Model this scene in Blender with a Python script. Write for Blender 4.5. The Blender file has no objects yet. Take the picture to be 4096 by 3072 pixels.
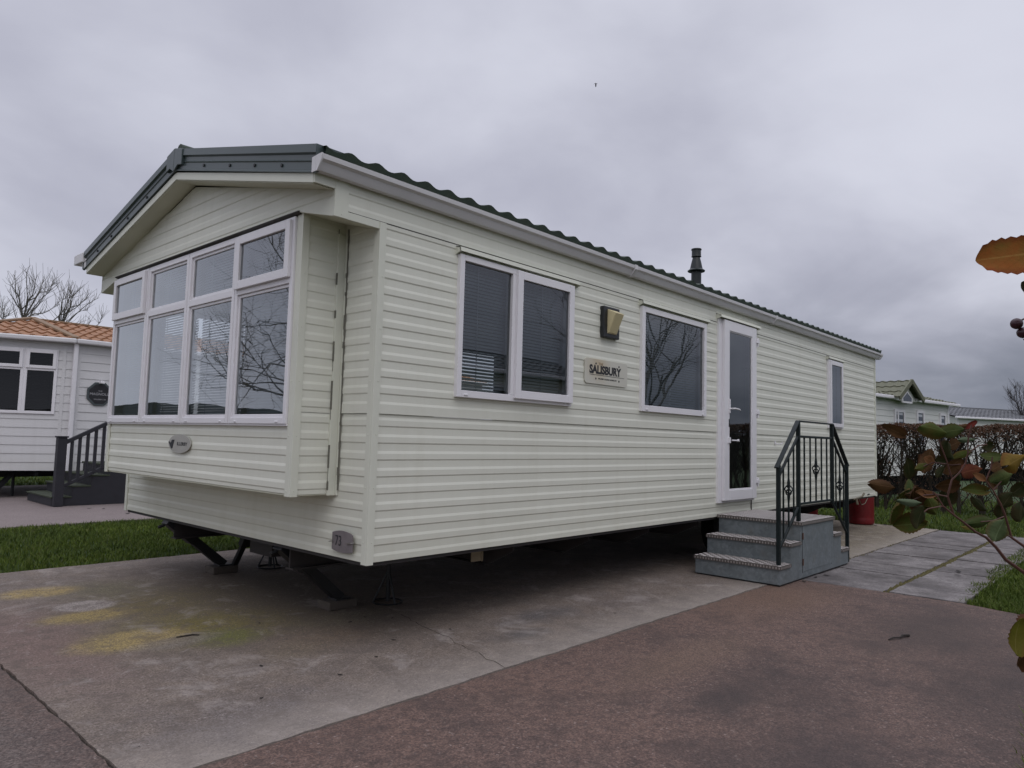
import bpy, bmesh, math, random
from mathutils import Vector, Matrix, noise as mnoise
random.seed(11)
SC = bpy.context.scene
COL = SC.collection
R = math.radians

# ------------------------------------------------------------------ helpers
ORIG = {}

class MB:
    """collects shapes and links them as ONE mesh object"""
    def __init__(self, M=None):
        self.v = []; self.f = []; self.M = M
    def add(self, pts, faces):
        o = len(self.v)
        self.v += [Vector(p) for p in pts]
        self.f += [tuple(i + o for i in q) for q in faces]
    def box(self, x0, x1, y0, y1, z0, z1, mp=None):
        p = [(x0,y0,z0),(x1,y0,z0),(x1,y1,z0),(x0,y1,z0),(x0,y0,z1),(x1,y0,z1),(x1,y1,z1),(x0,y1,z1)]
        if mp: p = [mp(*q) for q in p]
        self.add(p, [(0,3,2,1),(4,5,6,7),(0,1,5,4),(1,2,6,5),(2,3,7,6),(3,0,4,7)])
    def bar(self, a, b, w, h, up=(0,0,1)):
        a = Vector(a); b = Vector(b); d = (b - a).normalized(); up = Vector(up)
        s = d.cross(up)
        if s.length < 1e-4: s = d.cross(Vector((1,0,0)))
        s.normalize(); u = s.cross(d)
        s *= w / 2; u *= h / 2
        p = [a-s-u, a+s-u, a+s+u, a-s+u, b-s-u, b+s-u, b+s+u, b-s+u]
        self.add(p, [(0,1,2,3),(7,6,5,4),(0,4,5,1),(1,5,6,2),(2,6,7,3),(3,7,4,0)])
    def tube(self, pts, radii, n=8, caps=True):
        pts = [Vector(p) for p in pts]
        if not hasattr(radii, '__len__'): radii = [radii] * len(pts)
        rings = []; o = len(self.v); ref = None
        for i, p in enumerate(pts):
            d = (pts[min(i+1, len(pts)-1)] - pts[max(i-1, 0)])
            if d.length < 1e-9: d = Vector((0,0,1))
            d.normalize()
            if ref is None:
                ref = d.cross(Vector((0.31,0.17,0.93)))
                if ref.length < .1: ref = d.cross(Vector((1,0,0)))
            ref = (ref - d * ref.dot(d)).normalized(); b = d.cross(ref)
            for k in range(n):
                a = 2 * math.pi * k / n
                self.v.append(p + (ref * math.cos(a) + b * math.sin(a)) * radii[i])
        m = len(pts)
        for i in range(m - 1):
            for k in range(n):
                self.f.append((o+i*n+k, o+i*n+(k+1) % n, o+(i+1)*n+(k+1) % n, o+(i+1)*n+k))
        if caps:
            self.f.append(tuple(o + k for k in range(n-1, -1, -1)))
            self.f.append(tuple(o + (m-1)*n + k for k in range(n)))
    def prism(self, poly, fn, d0, d1):
        """poly = list of (a,b); fn(a,b,d) -> point"""
        n = len(poly)
        self.add([fn(a, b, d0) for a, b in poly] + [fn(a, b, d1) for a, b in poly],
                 [tuple(range(n-1, -1, -1)), tuple(range(n, 2*n))] + [(i, (i+1) % n, n+(i+1) % n, n+i) for i in range(n)])
    def strip(self, poly, fn, d0, d1):
        """open profile extruded (no caps)"""
        n = len(poly)
        self.add([fn(a, b, d0) for a, b in poly] + [fn(a, b, d1) for a, b in poly], [(i, i+1, n+i+1, n+i) for i in range(n-1)])
    def build(self, name, mat, parent=None, bevel=0, smooth=False, recalc=True):
        off = ORIG.get(parent.name, Vector((0,0,0))) if parent else Vector((0,0,0))
        me = bpy.data.meshes.new(name)
        vs = [(self.M @ p if self.M else p) - off for p in self.v]
        me.from_pydata([tuple(p) for p in vs], [], self.f)
        if recalc:
            bm = bmesh.new(); bm.from_mesh(me)
            bmesh.ops.recalc_face_normals(bm, faces=bm.faces[:])
            bm.to_mesh(me); bm.free()
        me.materials.append(mat)
        if smooth:
            me.polygons.foreach_set('use_smooth', [True] * len(me.polygons))
            me.set_sharp_from_angle(angle=R(38))
        o = bpy.data.objects.new(name, me); COL.objects.link(o)
        if parent:
            o.parent = parent; ORIG[o.name] = off
        else: ORIG[o.name] = Vector((0,0,0))
        if bevel:
            b = o.modifiers.new('Bevel', 'BEVEL'); b.width = bevel; b.segments = 2; b.limit_method = 'ANGLE'; b.angle_limit = R(40)
        return o

def tag(o, label=None, cat=None, group=None, kind=None):
    if label: o['label'] = label
    if cat: o['category'] = cat
    if group: o['group'] = group
    if kind: o['kind'] = kind
    return o

def thing(name, label, cat, loc, group=None):
    o = bpy.data.objects.new(name, None); COL.objects.link(o)
    o.empty_display_size = .2; o.location = loc; ORIG[o.name] = Vector(loc)
    return tag(o, label, cat, group)

def text_part(body, name, mat, parent, origin, ux, uz, height, depth=.002, sx=1.0, bold=0.0, shear=0.0, align='CENTER'):
    """lettering as a thin solid mesh; ux / uz = reading direction and up direction in the world"""
    cu = bpy.data.curves.new('lettering', 'FONT'); cu.body = body; cu.size = 1; cu.align_x = align
    cu.offset = bold; cu.extrude = .01; cu.shear = shear; cu.resolution_u = 4
    tmp = bpy.data.objects.new('lettering', cu); COL.objects.link(tmp)
    dg = bpy.context.evaluated_depsgraph_get(); dg.update()
    me = bpy.data.meshes.new_from_object(tmp.evaluated_get(dg))
    bpy.data.objects.remove(tmp); bpy.data.curves.remove(cu)
    ux = Vector(ux).normalized(); uz = Vector(uz).normalized(); un = ux.cross(uz)
    off = ORIG[parent.name]; org = Vector(origin) - off
    k = height / .72
    for v in me.vertices:
        c = v.co
        v.co = org + ux * (c.x * k * sx) + uz * (c.y * k) + un * (c.z * depth / .01)
    me.name = name; me.materials.clear(); me.materials.append(mat)
    o = bpy.data.objects.new(name, me); COL.objects.link(o); o.parent = parent; ORIG[o.name] = off
    return o

# ------------------------------------------------------------------ materials
class NT:
    def __init__(self, name):
        self.m = bpy.data.materials.new(name); self.m.use_nodes = True
        self.n = self.m.node_tree.nodes; self.l = self.m.node_tree.links
        self.b = self.n['Principled BSDF']; self.pos = None
    def new(self, t, **kw):
        x = self.n.new(t)
        for k, v in kw.items(): setattr(x, k, v)
        return x
    def link(self, a, b): self.l.new(a, b)
    def put(self, sock, val):
        if isinstance(val, bpy.types.NodeSocket): self.link(val, sock)
        else: sock.default_value = val
    def P(self):
        if self.pos is None: self.pos = self.new('ShaderNodeNewGeometry').outputs['Position']
        return self.pos
    def scaled(self, s):
        x = self.new('ShaderNodeVectorMath', operation='MULTIPLY'); self.link(self.P(), x.inputs[0]); x.inputs[1].default_value = s
        return x.outputs[0]
    def noise(self, scale, detail=4, rough=.55, vec=None, dist=0):
        x = self.new('ShaderNodeTexNoise'); x.inputs['Scale'].default_value = scale; x.inputs['Detail'].default_value = detail
        x.inputs['Roughness'].default_value = rough; x.inputs['Distortion'].default_value = dist
        self.link(vec if vec is not None else self.P(), x.inputs['Vector']); return x.outputs['Fac']
    def voro(self, scale, vec=None, out='Color'):
        x = self.new('ShaderNodeTexVoronoi'); x.inputs['Scale'].default_value = scale
        self.link(vec if vec is not None else self.P(), x.inputs['Vector']); return x.outputs[out]
    def ramp(self, fac, stops):
        x = self.new('ShaderNodeValToRGB'); e = x.color_ramp.elements
        while len(e) < len(stops): e.new(.5)
        for i, (p, c) in enumerate(stops):
            e[i].position = p; e[i].color = (c, c, c, 1) if not hasattr(c, '__len__') else (*c, 1)
        self.link(fac, x.inputs['Fac']); return x.outputs['Color']
    def mix(self, fac, a, b, mode='MIX'):
        x = self.new('ShaderNodeMix', data_type='RGBA', blend_type=mode)
        self.put(x.inputs[0], fac)
        for s, v in ((x.inputs[6], a), (x.inputs[7], b)):
            if isinstance(v, bpy.types.NodeSocket): self.link(v, s)
            else: s.default_value = (*v, 1)
        return x.outputs[2]
    def math(self, op, a, b=0.0, c=0.0, clamp=False):
        x = self.new('ShaderNodeMath', operation=op); x.use_clamp = clamp
        self.put(x.inputs[0], a); self.put(x.inputs[1], b)
        if len(x.inputs) > 2: self.put(x.inputs[2], c)
        return x.outputs[0]
    def bump(self, h, strength=.3, dist=.01):
        x = self.new('ShaderNodeBump'); x.inputs['Strength'].default_value = strength; x.inputs['Distance'].default_value = dist
        self.link(h, x.inputs['Height']); self.link(x.outputs[0], self.b.inputs['Normal'])
    def col(self, c):
        s = self.b.inputs['Base Color']
        if isinstance(c, bpy.types.NodeSocket): self.link(c, s)
        else: s.default_value = (*c, 1)
    def rough(self, r): self.put(self.b.inputs['Roughness'], r)
    def spec(self, r): self.put(self.b.inputs['Specular IOR Level'], r)

def paint(name, c, rough=.45, vary=.12, scale=3, metal=0, spec=.5, speck=0):
    t = NT(name)
    n = t.noise(scale, 5)
    a = [x * (1 - vary) for x in c]; b = [min(1, x * (1 + vary)) for x in c]
    k = t.mix(n, a, b)
    if speck: k = t.mix(t.ramp(t.noise(55, 3), [(.35, 1 - speck), (.65, 1)]), (0,0,0), k, 'MIX')
    t.col(k); t.rough(t.math('ADD', t.math('MULTIPLY', n, .2), rough - .1)); t.b.inputs['Metallic'].default_value = metal; t.spec(spec)
    return t.m

def cladding_mat(name, c, dirt, low=.5):
    t = NT(name)
    n = t.noise(1.1, 5)
    k = t.mix(n, [x * .93 for x in c], [min(1, x * 1.05) for x in c])
    st = t.noise(1.0, 6, .65, t.scaled((9, 9, .55)))
    k = t.mix(t.math('MULTIPLY', t.ramp(st, [(.48, 0), (.72, 1)]), .13), k, dirt)
    sep = t.new('ShaderNodeSeparateXYZ'); t.link(t.P(), sep.inputs[0])
    g = t.new('ShaderNodeMapRange'); t.link(sep.outputs[2], g.inputs[0]); g.inputs[1].default_value = low; g.inputs[2].default_value = low + .35; g.inputs[3].default_value = .34; g.inputs[4].default_value = 0
    k = t.mix(t.math('MULTIPLY', g.outputs[0], t.noise(5, 5)), k, (.34, .34, .24))
    sp = t.ramp(t.noise(38, 2), [(.73, 0), (.78, 1)])
    k = t.mix(t.math('MULTIPLY', sp, .25), k, dirt)
    t.col(k); t.rough(t.math('ADD', t.math('MULTIPLY', st, .25), .33)); t.spec(.45)
    t.bump(t.noise(9, 3), .08, .01)
    return t.m

def glass_mat(name, k=1.8, base=.05, tint=(.62,.68,.68), wav=.012):
    t = NT(name); n = t.n; n.remove(t.b)
    fr = t.new('ShaderNodeFresnel'); fr.inputs[0].default_value = 1.5
    fac = t.math('ADD', t.math('MULTIPLY', fr.outputs[0], k), base, clamp=True)
    tr = t.new('ShaderNodeBsdfTransparent'); tr.inputs[0].default_value = (*tint, 1)
    gl = t.new('ShaderNodeBsdfGlossy'); gl.inputs['Roughness'].default_value = 0; gl.inputs[0].default_value = (.93,.97,1,1)
    bp = t.new('ShaderNodeBump'); bp.inputs['Strength'].default_value = .35; bp.inputs['Distance'].default_value = wav
    t.link(t.noise(2.6, 1), bp.inputs['Height']); t.link(bp.outputs[0], gl.inputs['Normal'])
    mx = t.new('ShaderNodeMixShader'); t.link(fac, mx.inputs[0]); t.link(tr.outputs[0], mx.inputs[1]); t.link(gl.outputs[0], mx.inputs[2])
    t.link(mx.outputs[0], n['Material Output'].inputs['Surface'])
    return t.m

M = {}
M['drip'] = paint('dark_drip', (.05, .045, .04), .7, .4, 30)
M['clad'] = cladding_mat('cream_cladding', (.720, .726, .637), (.48, .46, .35))
M['clad_grey'] = cladding_mat('pale_grey_cladding', (.66, .655, .66), (.42, .41, .40))
M['clad_far'] = cladding_mat('far_white_cladding', (.68, .69, .66), (.42, .42, .38))
M['trim'] = paint('cream_trim', (.675, .685, .592), .45, .10, 4)
M['soffit'] = paint('soffit_board', (.60, .60, .48), .5, .14, 3)
M['upvc'] = paint('white_plastic', (.79, .775, .80), .32, .05, 6)
M['gutter'] = paint('white_gutter', (.66, .65, .66), .38, .12, 2.5)
M['fascia'] = paint('dark_green_fascia', (.050, .072, .072), .34, .22, 3, spec=.6)
M['flue'] = paint('dark_flue', (.012, .017, .017), .45, .25, 8)
M['black'] = paint('black_metal', (.013, .014, .016), .5, .3, 20)
M['under'] = paint('shaded_underside', (.006, .006, .006), .95, .2, 4, spec=.05)  # near black: shade below the far caravans put into the colour
M['iron'] = paint('dark_green_iron', (.008, .014, .015), .42, .3, 25, spec=.3)
M['chassis'] = paint('chassis_steel', (.030, .026, .026), .6, .4, 12)
M['rust'] = paint('rusty_edge', (.10, .045, .028), .8, .4, 30)
M['bracket'] = paint('pale_bracket', (.36, .30, .20), .6, .3, 20)
M['rubber'] = paint('tyre_rubber', (.012, .012, .012), .75, .2, 20)
M['lamp_back'] = paint('lamp_backplate', (.012, .014, .016), .4, .2, 10)
M['lamp_shade'] = paint('lamp_shade', (.63, .55, .33), .42, .06, 8)
M['ink'] = paint('black_lettering', (.012, .013, .018), .5, .1, 10)
M['ink_brown'] = paint('faded_lettering', (.36, .26, .16), .6, .2, 10)
M['pale_ink'] = paint('pale_lettering', (.35, .35, .37), .6, .1, 10)
M['slate_plaque'] = paint('number_plaque', (.175, .155, .16), .55, .35, 18)
M['oval'] = paint('oval_badge', (.40, .39, .36), .35, .14, 14)
M['plaque_dark'] = paint('dark_plaque', (.018, .018, .022), .5, .2, 10)
M['plaque_rim'] = paint('plaque_rim', (.07, .085, .09), .45, .2, 10)
M['wire'] = paint('wire', (.35, .34, .33), .35, .1, 10, metal=.8)
M['sealant'] = paint('dark_sealant', (.15, .145, .12), .7, .4, 30)
M['dark_room'] = paint('dim_room', (.11, .10, .09), .8, .2, 2)
M['blind'] = paint('blind_slats', (.46, .48, .52), .5, .05, 3)
M['glass'] = glass_mat('window_glass', 1.5, .05, wav=.0015)
M['glass_bay'] = glass_mat('bay_window_glass', 1.9, .11, (.68,.74,.76), .003)
M['glass_dark'] = glass_mat('dark_glass', 1.7, .05, (.10,.12,.13))
M['glass_low'] = glass_mat('low_glare_glass', .9, .0, (.35,.37,.40), .001)
M['red'] = paint('red_cylinder', (.17, .010, .014), .45, .25, 5)
M['brass'] = paint('brass_fitting', (.14, .12, .08), .5, .2, 20, metal=.3)
M['timber_dark'] = paint('dark_stained_timber', (.020, .020, .027), .62, .35, 9)
M['timber_green'] = paint('mossy_tread', (.040, .050, .030), .8, .4, 12)
M['bird'] = paint('bird', (.03, .028, .035), .7, .2, 30)
M['debris'] = paint('dead_twig', (.020, .015, .012), .8, .3, 40)
M['soil'] = paint('soil', (.030, .022, .016), .95, .4, 14)

# weathered timber / concrete blocks under the legs
t = NT('weathered_block'); k = t.mix(t.noise(14, 6), (.045,.036,.030), (.115,.097,.08)); t.col(k); t.rough(.9); t.bump(t.noise(60, 5), .6, .01); M['block'] = t.m

# plate with yellowed middle
t = NT('name_plate_plastic')
x = t.new('ShaderNodeVectorMath', operation='DISTANCE'); t.link(t.P(), x.inputs[0]); x.inputs[1].default_value = (2.20, -.02, 1.865)
k = t.mix(t.ramp(t.math('ADD', x.outputs['Value'], t.math('MULTIPLY', t.noise(9, 4), .1)), [(.06, 1), (.24, 0)]), (.60,.59,.515), (.56,.48,.34))
sep = t.new('ShaderNodeSeparateXYZ'); t.link(t.P(), sep.inputs[0])
k = t.mix(t.math('MULTIPLY', t.ramp(sep.outputs[2], [(.0, 0), (1, 0)]), .0), k, (.3,.3,.2))
t.col(k); t.rough(.3); M['plate'] = t.m

# galvanised steel
t = NT('galvanised_steel')
v = t.voro(42); bw = t.new('ShaderNodeRGBToBW'); t.link(v, bw.inputs[0])
k = t.mix(bw.outputs[0], (.155,.185,.20), (.26,.29,.305))
k = t.mix(t.ramp(t.noise(6, 6, .7), [(.42, 0), (.75, .65)]), k, (.135,.15,.155))
k = t.mix(t.ramp(t.noise(2.2, 5), [(.60, 0), (.8, .5)]), k, (.22,.19,.15))
t.col(k); t.b.inputs['Metallic'].default_value = .35; t.rough(t.math('ADD', t.math('MULTIPLY', bw.outputs[0], .25), .42)); t.bump(t.noise(30, 4), .12, .01); M['galv'] = t.m

t = NT('chequer_plate')
k = t.mix(t.noise(7, 6, .65), (.10,.088,.08), (.19,.17,.16)); t.col(k); t.b.inputs['Metallic'].default_value = .45; t.rough(.5); M['cheq'] = t.m
t = NT('chequer_bars')
k = t.mix(t.noise(9, 4), (.33,.295,.275), (.46,.43,.415)); t.col(k); t.b.inputs['Metallic'].default_value = .45; t.rough(.4); M['cheqbar'] = t.m

def roof_mat(name, a, b, c):
    t = NT(name)
    k = t.mix(t.noise(2.3, 5), a, b); k = t.mix(t.ramp(t.noise(14, 5, .7), [(.5, 0), (.75, .7)]), k, c)
    k = t.mix(t.ramp(t.noise(160, 2), [(.3, .55), (.7, 1)]), (0,0,0), k)
    t.col(k); t.rough(.7); t.bump(t.noise(220, 2), .3, .004); return t.m
M['roof_green'] = roof_mat('green_tile', (.026,.046,.032), (.042,.068,.044), (.07,.085,.055))
M['roof_orange'] = roof_mat('terracotta_tile', (.36,.175,.085), (.45,.23,.12), (.29,.17,.10))
M['roof_ridge'] = roof_mat('brown_ridge', (.26,.17,.10), (.33,.22,.13), (.2,.14,.09))
M['roof_olive'] = roof_mat('mossy_olive_tile', (.14,.145,.095), (.20,.20,.13), (.10,.11,.07))
M['roof_grey'] = roof_mat('grey_tile', (.13,.135,.145), (.16,.165,.175), (.11,.115,.12))

# ground materials -------------------------------------------------------
def stain_shade(t, k, noi, cx, cy, rx, ry, colr, amt, soft=.5, wob=.8):
    s = t.new('ShaderNodeVectorMath', operation='SUBTRACT'); t.link(t.P(), s.inputs[0]); s.inputs[1].default_value = (cx, cy, 0)
    m = t.new('ShaderNodeVectorMath', operation='MULTIPLY'); t.link(s.outputs[0], m.inputs[0]); m.inputs[1].default_value = (1/rx, 1/ry, 0)
    l = t.new('ShaderNodeVectorMath', operation='LENGTH'); t.link(m.outputs[0], l.inputs[0])
    d = t.math('ADD', l.outputs['Value'], t.math('MULTIPLY', t.math('SUBTRACT', noi, .5), wob))
    f = t.new('ShaderNodeMapRange', interpolation_type='SMOOTHSTEP'); t.link(d, f.inputs[0])
    f.inputs[1].default_value = 1 - soft; f.inputs[2].default_value = 1 + soft * .4; f.inputs[3].default_value = amt; f.inputs[4].default_value = 0
    return t.mix(f.outputs[0], k, colr)

t = NT('concrete_pad')
big = t.noise(1.3, 7, .62); mid = t.noise(4.5, 8, .72); fine = t.noise(110, 3, .7)
k = t.mix(big, (.178,.136,.108), (.315,.255,.210))
k = t.mix(t.ramp(mid, [(.38, .65), (.6, 0)]), k, (.185,.156,.143))
sep = t.new('ShaderNodeSeparateXYZ'); t.link(t.P(), sep.inputs[0])
far = t.new('ShaderNodeMapRange'); t.link(sep.outputs[0], far.inputs[0]); far.inputs[1].default_value = 5.5; far.inputs[2].default_value = 6.1
k = t.mix(far.outputs[0], k, t.mix(mid, (.17,.138,.085), (.32,.275,.20)))
for a in [(.45, 1.75, 1.1, 1.9, (.105,.078,.052), .85, 1.2), (.1, .9, .9, .55, (.130,.098,.062), .6, 1.0), (-1.25, 1.5, .45, 1.3, (.235,.150,.130), .75, .8), (-.36, 1.22, .62, .50, (.190,.155,.025), 1, 1.0), (-.22, 1.95, .66, .50, (.165,.128,.030), 1, 1.0),  # first entry: brown tone with the caravan's soft shade painted in
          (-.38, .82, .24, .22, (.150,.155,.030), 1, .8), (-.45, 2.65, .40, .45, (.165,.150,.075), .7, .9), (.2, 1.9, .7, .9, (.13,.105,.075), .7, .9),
          (-.86, 2.86, .28, .21, (.420,.310,.120), 1, .5), (-.84, 1.88, .29, .19, (.370,.275,.100), 1, .55), (-.82, 1.12, .35, .24, (.400,.300,.115), 1, .5),
          (-.74, 2.20, .20, .18, (.420,.370,.345), .85, .3), (-.66, .92, .28, .13, (.27,.235,.21), .6, .6), (-1.25, 2.75, .12, .12, (.34,.30,.29), .8, .3),
          (.05, .42, .42, .26, (.215,.155,.105), .75, .9), (-.25, .30, .25, .2, (.21,.165,.11), .6, .9), (.40, .75, .4, .25, (.21,.18,.11), .5, .9),
          (.98, -.34, .26, .12, (.115,.108,.108), .8, .8), (1.45, -.10, .42, .16, (.105,.098,.10), .8, .8), (-.9, -.4, .5, .3, (.15,.135,.14), .5, .8), (2.3, -.3, .5, .25, (.16,.13,.125), .5, .9)]:
    k = stain_shade(t, k, mid, *a)
k = t.mix(t.ramp(fine, [(.36, .8), (.56, 0)]), k, (.045,.036,.030))
gr = t.noise(46, 4, .75)
k = t.mix(t.ramp(gr, [(.34, .75), (.50, 0)]), k, (.075,.058,.048))
k = t.mix(t.ramp(gr, [(.60, 0), (.70, .60)]), k, (.52,.46,.42))
k = t.mix(t.ramp(t.noise(7.5, 9, .78), [(.40, .62), (.52, 0)]), k, (.098,.076,.062))
k = t.mix(t.ramp(t.noise(2.6, 8, .75, None, .6), [(.54, 0), (.66, .5)]), k, (.36,.32,.295))
sep2 = t.new('ShaderNodeMapRange'); t.link(sep.outputs[1], sep2.inputs[0]); sep2.inputs[1].default_value = -.30; sep2.inputs[2].default_value = -.70
k = t.mix(t.math('MULTIPLY', sep2.outputs[0], t.math('MULTIPLY', mid, .85)), k, (.33,.295,.265))
k = t.mix(t.ramp(t.noise(13, 5, .7), [(.60, 0), (.70, .6)]), k, (.11,.088,.074))
k = t.mix(t.ramp(t.noise(24, 3, .6), [(.68, 0), (.73, .85)]), k, (.045,.036,.030))
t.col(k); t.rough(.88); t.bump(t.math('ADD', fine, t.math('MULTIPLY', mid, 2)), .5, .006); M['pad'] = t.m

t = NT('aggregate_road')
big = t.noise(.55, 6, .6); mid = t.noise(2.6, 6, .68); fine = t.noise(105, 3, .75)
v = t.voro(95); bw = t.new('ShaderNodeRGBToBW'); t.link(v, bw.inputs[0])
k = t.mix(bw.outputs[0], (.080,.045,.036), (.262,.172,.142))
k = t.mix(t.ramp(bw.outputs[0], [(.86, 0), (.92, .65)]), k, (.40,.33,.30))
gr = t.noise(44, 5, .82)
k = t.mix(t.ramp(gr, [(.38, .8), (.49, 0)]), k, (.045,.031,.028))
k = t.mix(t.ramp(gr, [(.57, 0), (.66, .45)]), k, (.26,.19,.17))
k = t.mix(t.ramp(big, [(.40, 0), (.66, .6)]), k, (.215,.130,.098))
k = t.mix(t.ramp(mid, [(.32, .62), (.52, 0)]), k, (.050,.036,.034))
k = t.mix(t.ramp(t.noise(16, 9, .80), [(.41, .60), (.52, 0)]), k, (.055,.038,.034))
k = t.mix(t.ramp(t.noise(3.4, 7, .72), [(.55, 0), (.68, .45)]), k, (.225,.150,.118))
sep = t.new('ShaderNodeSeparateXYZ'); t.link(t.P(), sep.inputs[0])
lf = t.new('ShaderNodeMapRange'); t.link(sep.outputs[0], lf.inputs[0]); lf.inputs[1].default_value = -1.3; lf.inputs[2].default_value = -1.7
k = t.mix(t.math('MULTIPLY', lf.outputs[0], .62), k, t.mix(bw.outputs[0], (.075,.058,.052), (.21,.185,.17)))
for a in [(1.25, -1.95, .60, .42, (.050,.036,.033), .55, 1.2), (.9, -1.75, .35, .16, (.048,.036,.034), .6, .9), (.3, -2.4, .9, .5, (.055,.040,.038), .7, .9), (1.3, -1.32, .8, .22, (.20,.13,.09), .5, .9), (3.4, -1.0, 1.0, .5, (.205,.120,.075), .6, .9), (3.2, -2.2, 1.3, .6, (.060,.042,.036), .75, 1.0), (2.2, -2.75, 1.2, .4, (.048,.034,.030), .7, 1.0), (-.9, -2.2, .7, .7, (.10,.068,.060), .5, .9)]:
    k = stain_shade(t, k, mid, *a)
k = t.mix(t.ramp(fine, [(.36, .7), (.58, 0)]), k, (.030,.022,.020))
t.col(k); t.rough(.86); t.bump(t.math('ADD', fine, bw.outputs[0]), .7, .006); M['road'] = t.m

t = NT('paving_slab')
big = t.noise(1.7, 7, .65); mid = t.noise(5, 7, .75)
k = t.mix(t.ramp(big, [(.36, 0), (.64, 1)]), (.085,.074,.072), (.29,.265,.26)); k = t.mix(t.ramp(mid, [(.35, .7), (.6, 0)]), k, (.075,.066,.064))
k = t.mix(t.ramp(t.noise(5, 6, .7), [(.60, 0), (.76, .6)]), k, (.115,.098,.045))
k = t.mix(t.ramp(t.noise(50, 4, .75), [(.35, .7), (.52, 0)]), k, (.05,.043,.04))
k = t.mix(t.ramp(t.noise(2.4, 6, .7, t.scaled((1.4, .8, 1))), [(.54, 0), (.68, .6)]), k, (.06,.05,.045))
t.col(k); t.rough(.85); t.bump(t.noise(90, 4), .4, .005); M['slab'] = t.m

t = NT('neighbour_concrete')
mid = t.noise(1.6, 7, .65)
k = t.mix(mid, (.17,.135,.13), (.27,.225,.215)); k = t.mix(t.ramp(t.noise(60, 3, .7), [(.34, .5), (.6, 0)]), k, (.06,.05,.045)); t.col(k); t.rough(.9); t.bump(t.noise(80, 3), .4, .005); M['nconc'] = t.m

t = NT('moss'); k = t.mix(t.noise(25, 5), (.055,.050,.015), (.12,.10,.035)); t.col(k); t.rough(.95); t.bump(t.noise(120, 4), .8, .01); M['moss'] = t.m
t = NT('turf'); k = t.mix(t.noise(1.2, 6), (.022,.046,.010), (.045,.085,.018)); k = t.mix(t.ramp(t.noise(90, 3), [(.3, .6), (.6, 0)]), k, (.012,.018,.006)); t.col(k); t.rough(.95); t.bump(t.noise(60, 4), .9, .03); M['turf'] = t.m
t = NT('grass_blade')
oi = t.new('ShaderNodeNewGeometry'); k = t.ramp(oi.outputs['Random Per Island'], [(0, (.055,.082,.009)), (.55, (.092,.142,.014)), (.88, (.135,.175,.028)), (1, (.13,.13,.05))])
k = t.mix(t.ramp(t.noise(.9, 5), [(.3, .55), (.65, 0)]), k, (.022,.042,.010)); t.col(k); t.rough(.7); t.spec(.25); M['blade'] = t.m

def bark_mat(name, a, b):
    t = NT(name); k = t.mix(t.noise(9, 5), a, b); t.col(k); t.rough(.9); t.spec(.2); return t.m
M['bark'] = bark_mat('bark', (.10,.095,.085), (.20,.19,.165))
M['bark_far'] = bark_mat('bark_violet', (.055,.048,.050), (.10,.09,.085))
M['hedge_stem'] = bark_mat('hedge_stem', (.022,.018,.014), (.065,.055,.042))
t = NT('hedge_leaf'); g = t.new('ShaderNodeNewGeometry'); k = t.ramp(g.outputs['Random Per Island'], [(0, (.055,.026,.018)), (.4, (.105,.058,.038)), (.75, (.15,.085,.056)), (1, (.14,.095,.06))]); t.col(k); t.rough(.85); t.spec(.15); M['hedge_leaf'] = t.m
t = NT('shrub_stem'); k = t.mix(t.noise(40, 4), (.040,.016,.011), (.105,.036,.024)); t.col(k); t.rough(.6); M['shrub_stem'] = t.m

def leaf_mat(name, a, b, edge):
    t = NT(name)
    at = t.new('ShaderNodeAttribute'); at.attribute_name = 'leafuv'
    sep = t.new('ShaderNodeSeparateXYZ'); t.link(at.outputs['Vector'], sep.inputs[0])
    k = t.mix(t.ramp(t.noise(55, 5, .6), [(.38, 0), (.64, 1)]), a, b)
    ed = t.math('ABSOLUTE', sep.outputs[1])
    k = t.mix(t.ramp(ed, [(.62, 0), (1, .75)]), k, edge)
    k = t.mix(t.ramp(ed, [(.0, .6), (.07, 0)]), k, [min(1, x * 1.7 + .02) for x in b])
    w = t.math('SINE', t.math('MULTIPLY', t.math('ADD', sep.outputs[0], t.math('MULTIPLY', ed, -.35)), 46))
    k = t.mix(t.ramp(w, [(.90, 0), (1, .22)]), k, [x * .5 for x in a])
    t.col(k); t.rough(.75); t.spec(.12)
    tr = t.new('ShaderNodeBsdfTranslucent'); t.link(k, tr.inputs[0])
    mx = t.new('ShaderNodeMixShader'); mx.inputs[0].default_value = .22
    t.link(t.b.outputs[0], mx.inputs[1]); t.link(tr.outputs[0], mx.inputs[2]); t.link(mx.outputs[0], t.n['Material Output'].inputs['Surface'])
    t.bump(t.noise(180, 3), .25, .002)
    return t.m
LEAF = {
 'o': ((.085,.075,.016), (.070,.095,.020), (.14,.075,.025)), 'g': ((.050,.078,.024), (.085,.105,.032), (.08,.05,.02)),
 'r': ((.17,.022,.018), (.13,.030,.020), (.10,.02,.02)), 'r2': ((.15,.045,.028), (.17,.065,.030), (.12,.03,.02)),
 'b': ((.075,.040,.016), (.105,.055,.022), (.07,.028,.014)), 'p': ((.10,.135,.080), (.13,.165,.10), (.08,.10,.06)),
 't': ((.25,.115,.050), (.17,.080,.035), (.30,.16,.08)), 'd': ((.028,.036,.012), (.045,.042,.016), (.05,.028,.012)),
 'y': ((.20,.125,.020), (.15,.100,.020), (.16,.06,.02)), 'y2': ((.26,.22,.05), (.22,.17,.05), (.2,.12,.04)), 'y3': ((.15,.145,.020), (.12,.10,.018), (.14,.07,.02)),
 'g2': ((.075,.105,.045), (.095,.125,.055), (.15,.10,.04)), 'or': ((.36,.125,.032), (.27,.150,.036), (.20,.035,.018)), 'd2': ((.060,.060,.035), (.085,.08,.045), (.05,.02,.03))}
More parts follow.
